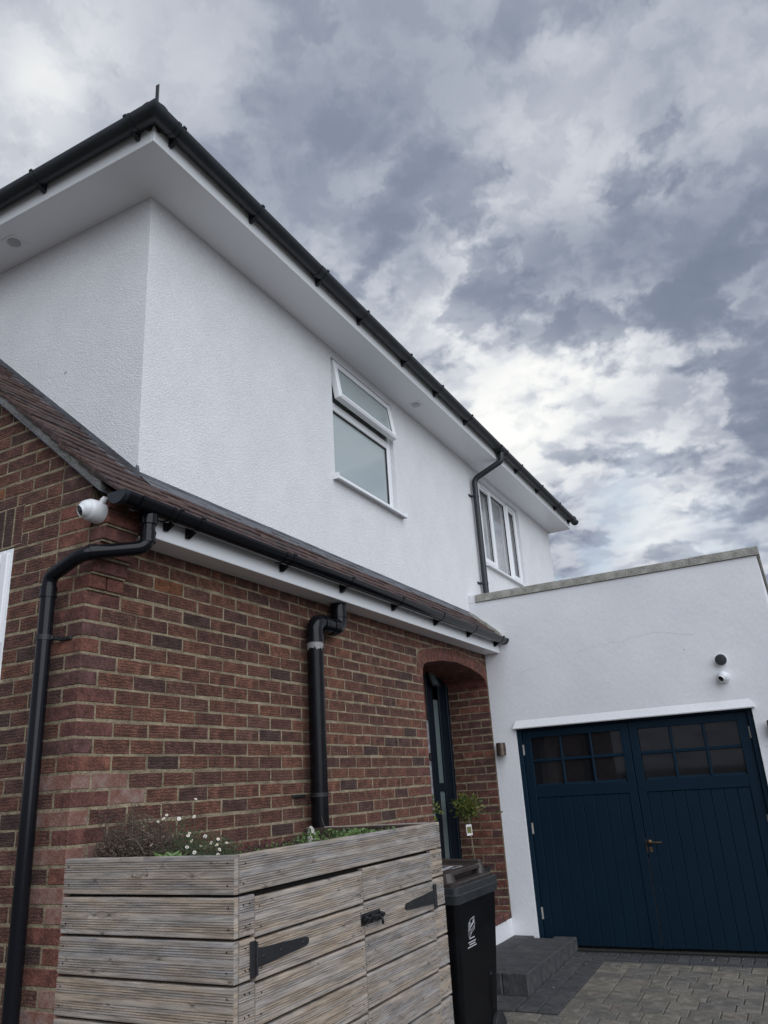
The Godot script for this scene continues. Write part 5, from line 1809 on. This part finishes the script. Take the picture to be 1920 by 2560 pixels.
func build_bin() -> void:
	var b := thing("wheelie_bin", "black wheelie bin with a brown lid beside the bin store", "bin", Vector3(0.515, -0.095, -2.585))
	var mk := Mk.new()
	loft(mk, [[Vector3(0, 0.04, 0), 0.205, 0.27, 0.03], [Vector3(0, 0.10, 0), 0.215, 0.28, 0.035], [Vector3(0, 0.55, 0), 0.245, 0.315, 0.035], [Vector3(0, 0.90, 0), 0.265, 0.335, 0.035]], true, false)
	obj("body", mk, M.bin, b)
	mk = Mk.new()   # raised panel low on the long side
	loft(mk, [[Vector3(0.09, 0.16, -0.19), 0.13, 0.045, 0.02], [Vector3(0.106, 0.42, -0.198), 0.145, 0.047, 0.02], [Vector3(0.10, 0.46, -0.20), 0.13, 0.03, 0.02]])
	obj("wheel_housing", mk, M.bin, b)
	mk = Mk.new()
	loft(mk, [[Vector3(0, 0.885, 0), 0.275, 0.345, 0.035], [Vector3(0, 0.935, 0), 0.287, 0.357, 0.035], [Vector3(0, 0.94, 0), 0.281, 0.352, 0.035], [Vector3(0, 0.975, 0), 0.281, 0.352, 0.035], [Vector3(0, 0.979, 0), 0.268, 0.338, 0.035]])
	obj("rim", mk, M.bin_rim, b)
	for k in 9:
		slab("comb_rib", Vector3(0.278, 0.942, -0.20 - 0.014 * k), Vector3(0.2835, 0.973, -0.194 - 0.014 * k), M.bin_rim, b, 0.001)
	mk = Mk.new()
	loft(mk, [[Vector3(0, 0.977, 0), 0.262, 0.330, 0.05], [Vector3(0, 0.995, 0), 0.264, 0.332, 0.05], [Vector3(0, 1.0, 0), 0.252, 0.32, 0.05]])
	loft(mk, [[Vector3(-0.01, 0.995, 0.245), 0.235, 0.055, 0.045], [Vector3(-0.01, 1.048, 0.24), 0.215, 0.042, 0.04], [Vector3(-0.01, 1.053, 0.24), 0.20, 0.03, 0.028]])
	loft(mk, [[Vector3(-0.01, 0.995, -0.27), 0.23, 0.05, 0.03], [Vector3(-0.01, 1.060, -0.27), 0.215, 0.035, 0.03]])
	loft(mk, [[Vector3(-0.02, 0.995, 0), 0.17, 0.27, 0.03], [Vector3(-0.02, 1.045, 0), 0.17, 0.27, 0.03]])
	loft(mk, [[Vector3(-0.01, 1.034, -0.01), 0.212, 0.255, 0.03], [Vector3(-0.01, 1.052, -0.01), 0.208, 0.25, 0.03], [Vector3(-0.01, 1.055, -0.01), 0.20, 0.243, 0.025]])
	mk.xbox(Transform3D(Basis(Vector3(0, 0, 1), -0.03), Vector3(-0.03, 1.068, -0.29)), Vector3(0.44, 0.03, 0.05), 0.008)
	var lid := obj("lid", mk, M.bin_lid, b)
	mk = Mk.new()   # white marks moulded on the lid: a square outline and two lines of lettering
	var tl := Transform3D(Basis(Vector3(0, 0, -1), Vector3(-1, 0, 0), Vector3(0, 1, 0)), Vector3(0.0, 1.0562, 0.02))
	stroke(mk, tl, [Vector2(-0.04, -0.13), Vector2(0.13, -0.13), Vector2(0.13, 0.02), Vector2(-0.04, 0.02), Vector2(-0.04, -0.13)], 0.006)
	for k in 9: stroke(mk, tl, [Vector2(-0.01 + k * 0.013, -0.09 + 0.01 * (k % 3)), Vector2(0.0 + k * 0.013, -0.05 - 0.008 * (k % 2))], 0.009)
	for k in 7:
		stroke(mk, tl, [Vector2(-0.13 + k * 0.012, -0.10), Vector2(-0.125 + k * 0.012, -0.07)], 0.007)
		stroke(mk, tl, [Vector2(-0.13 + k * 0.012, -0.05), Vector2(-0.125 + k * 0.012, -0.02)], 0.007)
	obj("print", mk, M.print, lid)
	mk = Mk.new()   # worn emblem on the long side: a wavy badge outline, a scribbled name, four lines too worn to read
	var ang := atan(0.02 / 0.35)
	var tb := Transform3D(Basis(Vector3(0, 0, -1), Vector3(0, 1, 0), Vector3(1, 0, 0)) * Basis(Vector3(1, 0, 0), ang), Vector3(0.2578, 0.735, 0.125)) * Transform3D(Basis.from_scale(Vector3(0.66, 0.70, 1.0)), Vector3.ZERO)
	stroke(mk, tb, [Vector2(-0.075, 0.03), Vector2(-0.02, 0.062), Vector2(0.07, 0.075), Vector2(0.072, 0.04), Vector2(0.082, 0.02), Vector2(0.072, 0.0), Vector2(0.072, -0.02), Vector2(0.01, -0.038), Vector2(-0.055, -0.075), Vector2(-0.07, -0.068), Vector2(-0.07, -0.03), Vector2(-0.082, -0.02), Vector2(-0.075, 0.0), Vector2(-0.075, 0.03)], 0.004)
	stroke(mk, tb, [Vector2(-0.055, -0.025), Vector2(-0.045, 0.04), Vector2(-0.028, 0.035), Vector2(-0.038, 0.01), Vector2(-0.02, 0.0), Vector2(-0.045, -0.022)], 0.006)
	stroke(mk, tb, [Vector2(-0.018, 0.0), Vector2(-0.008, 0.022), Vector2(-0.002, 0.004), Vector2(0.01, 0.03), Vector2(0.016, 0.01), Vector2(0.026, 0.034), Vector2(0.034, 0.016), Vector2(0.046, 0.066), Vector2(0.046, 0.022), Vector2(0.06, 0.045)], 0.006)
	stroke(mk, tb, [Vector2(-0.04, -0.05), Vector2(0.0, -0.02), Vector2(0.06, 0.0)], 0.004)
	for q in [[-0.06, 0.065, -0.085], [-0.085, 0.09, -0.113], [-0.065, 0.075, -0.131], [-0.105, 0.105, -0.15]]:
		var x: float = q[0]
		while x < q[1]:
			var l := rng.randf_range(0.004, 0.010)
			stroke(mk, tb, [Vector2(x, q[2]), Vector2(minf(x + l, q[1]), q[2])], rng.randf_range(0.006, 0.009))
			x += l + 0.0025
	obj("emblem", mk, M.print, b)
	for s in [-1.0, 1.0]:
		mk = Mk.new()
		mk.lathe([Vector2(0, -0.02), Vector2(0.085, -0.02), Vector2(0.1, -0.01), Vector2(0.1, 0.01), Vector2(0.085, 0.02), Vector2(0, 0.02)], Transform3D(Basis(Vector3(0, 0, 1), PI / 2), Vector3(s * 0.235, 0.1, -0.24)), 24)
		obj("wheel", mk, M.gasket, b)

# ---------------------------------------------------------------- cameras and lamps on the walls
func turret(called: String, label: String, at: Vector3, dir: Vector3, scale_: float, gland: bool) -> void:
	var c := thing(called, label, "camera", at)
	var s := scale_
	var t := Transform3D(Basis(Vector3(1, 0, 0), PI / 2), Vector3.ZERO)   # lathe axis towards +z
	var mk := Mk.new()
	mk.lathe([Vector2(0.0, 0.0), Vector2(0.053 * s, 0.0), Vector2(0.054 * s, 0.004 * s), Vector2(0.053 * s, 0.028 * s)], t, 32)
	mk.lathe([Vector2(0.053 * s, 0.0285 * s), Vector2(0.0525 * s, 0.034 * s), Vector2(0.051 * s, 0.058 * s), Vector2(0.0475 * s, 0.072 * s), Vector2(0.043 * s, 0.078 * s), Vector2(0.0, 0.076 * s)], t, 32)
	obj("base", mk, M.cam_white, c)
	var d := dir.normalized()
	var xa := d.cross(Vector3.UP).normalized()
	var ball := Transform3D(Basis(xa, d, xa.cross(d)), Vector3(0, 0, 0.070 * s))
	mk = Mk.new()
	var prof := []
	for k in 13:
		var a := lerpf(-PI / 2, 0.86, k / 12.0)
		prof.append(Vector2(cos(a), sin(a)) * 0.0435 * s)
	prof.append(Vector2(0.0275 * s, 0.040 * s)); prof.append(Vector2(0.0255 * s, 0.0405 * s)); prof.append(Vector2(0.0255 * s, 0.036 * s))
	mk.lathe(prof, ball, 32)
	var eye := obj("eyeball", mk, M.cam_white, c)
	mk = Mk.new()
	mk.lathe([Vector2(0.0255 * s, 0.0365 * s), Vector2(0.0, 0.0365 * s)], ball, 28)
	mk.lathe([Vector2(0.011 * s, 0.0366 * s), Vector2(0.010 * s, 0.0385 * s), Vector2(0.0, 0.040 * s)], ball, 18)
	obj("lens", mk, M.lens, eye)
	if gland:
		mk = Mk.new()
		mk.tube([Vector3(0.03, 0.036, 0.020), Vector3(0.046, 0.054, 0.020)], 0.017, 6)
		mk.tube([Vector3(0.044, 0.052, 0.020), Vector3(0.054, 0.063, 0.020)], 0.013, 16)
		obj("cable_gland", mk, M.cam_white, c)

func build_fixtures() -> void:
	turret("security_camera", "white turret security camera on the brick corner under the gutter end", Vector3(0.062, 2.812, 0.001), Vector3(-0.30, -0.38, 0.85), 1.04, true)
	turret("security_camera", "small white turret camera on the garage wall below the black one", Vector3(2.272, 2.240, ZG + 0.001), Vector3(-0.45, -0.50, 0.75), 1.0, false)
	var c := thing("round_siren", "round black faced device on the garage wall above a white camera", "camera", Vector3(2.281, 2.395, ZG + 0.001))
	var t := Transform3D(Basis(Vector3(1, 0, 0), PI / 2), Vector3.ZERO)
	var mk := Mk.new()
	mk.lathe([Vector2(0, 0), Vector2(0.05, 0), Vector2(0.051, 0.022), Vector2(0.046, 0.026), Vector2(0, 0.026)], t, 32)
	obj("base", mk, M.cam_white, c)
	mk = Mk.new()
	mk.lathe([Vector2(0.0495, 0.0265), Vector2(0.050, 0.045), Vector2(0.046, 0.056), Vector2(0.022, 0.060), Vector2(0.020, 0.056), Vector2(0.0, 0.058)], t, 32)
	obj("face", mk, M.speaker, c)
	for q in [[0.094, "bronze cylinder wall lamp between the brick porch and the garage doors"], [2.592, "bronze wall lamp at the right edge past the garage doors"]]:
		var l := thing("wall_lamp", q[1], "lamp", Vector3(q[0], 1.771, ZG + 0.001), "wall lamps either side of the garage doors")
		mk = Mk.new()
		mk.box(Vector3(-0.03, -0.045, 0), Vector3(0.03, 0.045, 0.03), 0.003)
		obj("bracket", mk, M.bronze, l)
		mk = Mk.new()
		mk.lathe([Vector2(0.041, -0.061), Vector2(0.046, -0.061), Vector2(0.046, 0.061), Vector2(0.041, 0.061), Vector2(0.041, 0.05), Vector2(0.0, 0.05)], Transform3D(Basis(), Vector3(0, 0, 0.068)), 32)
		mk.lathe([Vector2(0.0, -0.05), Vector2(0.041, -0.05), Vector2(0.041, -0.061)], Transform3D(Basis(), Vector3(0, 0, 0.068)), 32)
		obj("shade", mk, M.bronze, l)

# ---------------------------------------------------------------- scene
func _ready() -> void:
	rng.seed = 20240
	var cam := Camera3D.new()
	cam.name = "camera"
	cam.transform = Transform3D(Basis(Vector3(0.87962, -0.05946, -0.47194), Vector3(0.20819, 0.94020, 0.26958), Vector3(0.42769, -0.33538, 0.83940)).orthonormalized(), EYE)
	cam.fov = 67.17
	cam.near = 0.05
	cam.far = 600.0
	add_child(cam)
	cam.current = true
	var env := Environment.new()
	env.background_mode = Environment.BG_SKY
	env.sky = Sky.new()
	env.sky.sky_material = make_sky()
	env.background_energy_multiplier = 0.66
	env.ambient_light_source = Environment.AMBIENT_SOURCE_SKY
	env.tonemap_mode = Environment.TONE_MAPPER_LINEAR
	env.tonemap_exposure = 1.66
	env.sdfgi_enabled = true
	env.ssao_enabled = true
	env.ssil_enabled = true
	var we := WorldEnvironment.new()
	we.environment = env
	add_child(we)
	# added fill from over the drive, brightening walls that face away from the glow
	var soft_light := DirectionalLight3D.new()
	soft_light.name = "soft_light"
	soft_light.light_energy = 0.5
	soft_light.light_color = Color(0.95, 0.97, 1.0)
	soft_light.light_angular_distance = 75.0
	soft_light.shadow_enabled = true
	add_child(soft_light)
	soft_light.look_at_from_position(Vector3(0.68, 0.58, 0.45) * 20.0, Vector3.ZERO)
	print("sky ", Time.get_ticks_msec())
	make_materials()
	print("materials ", Time.get_ticks_msec())
	build_ground()
	var house := thing("house", "white rendered house over a red brick ground floor", "house")
	build_house(house)
	build_bricks(house)
	wall_marks(house, build_garage())
	build_gutters()
	build_step()
	build_store()
	build_plants()
	build_bin()
	build_fixtures()
	print("done ", Time.get_ticks_msec())
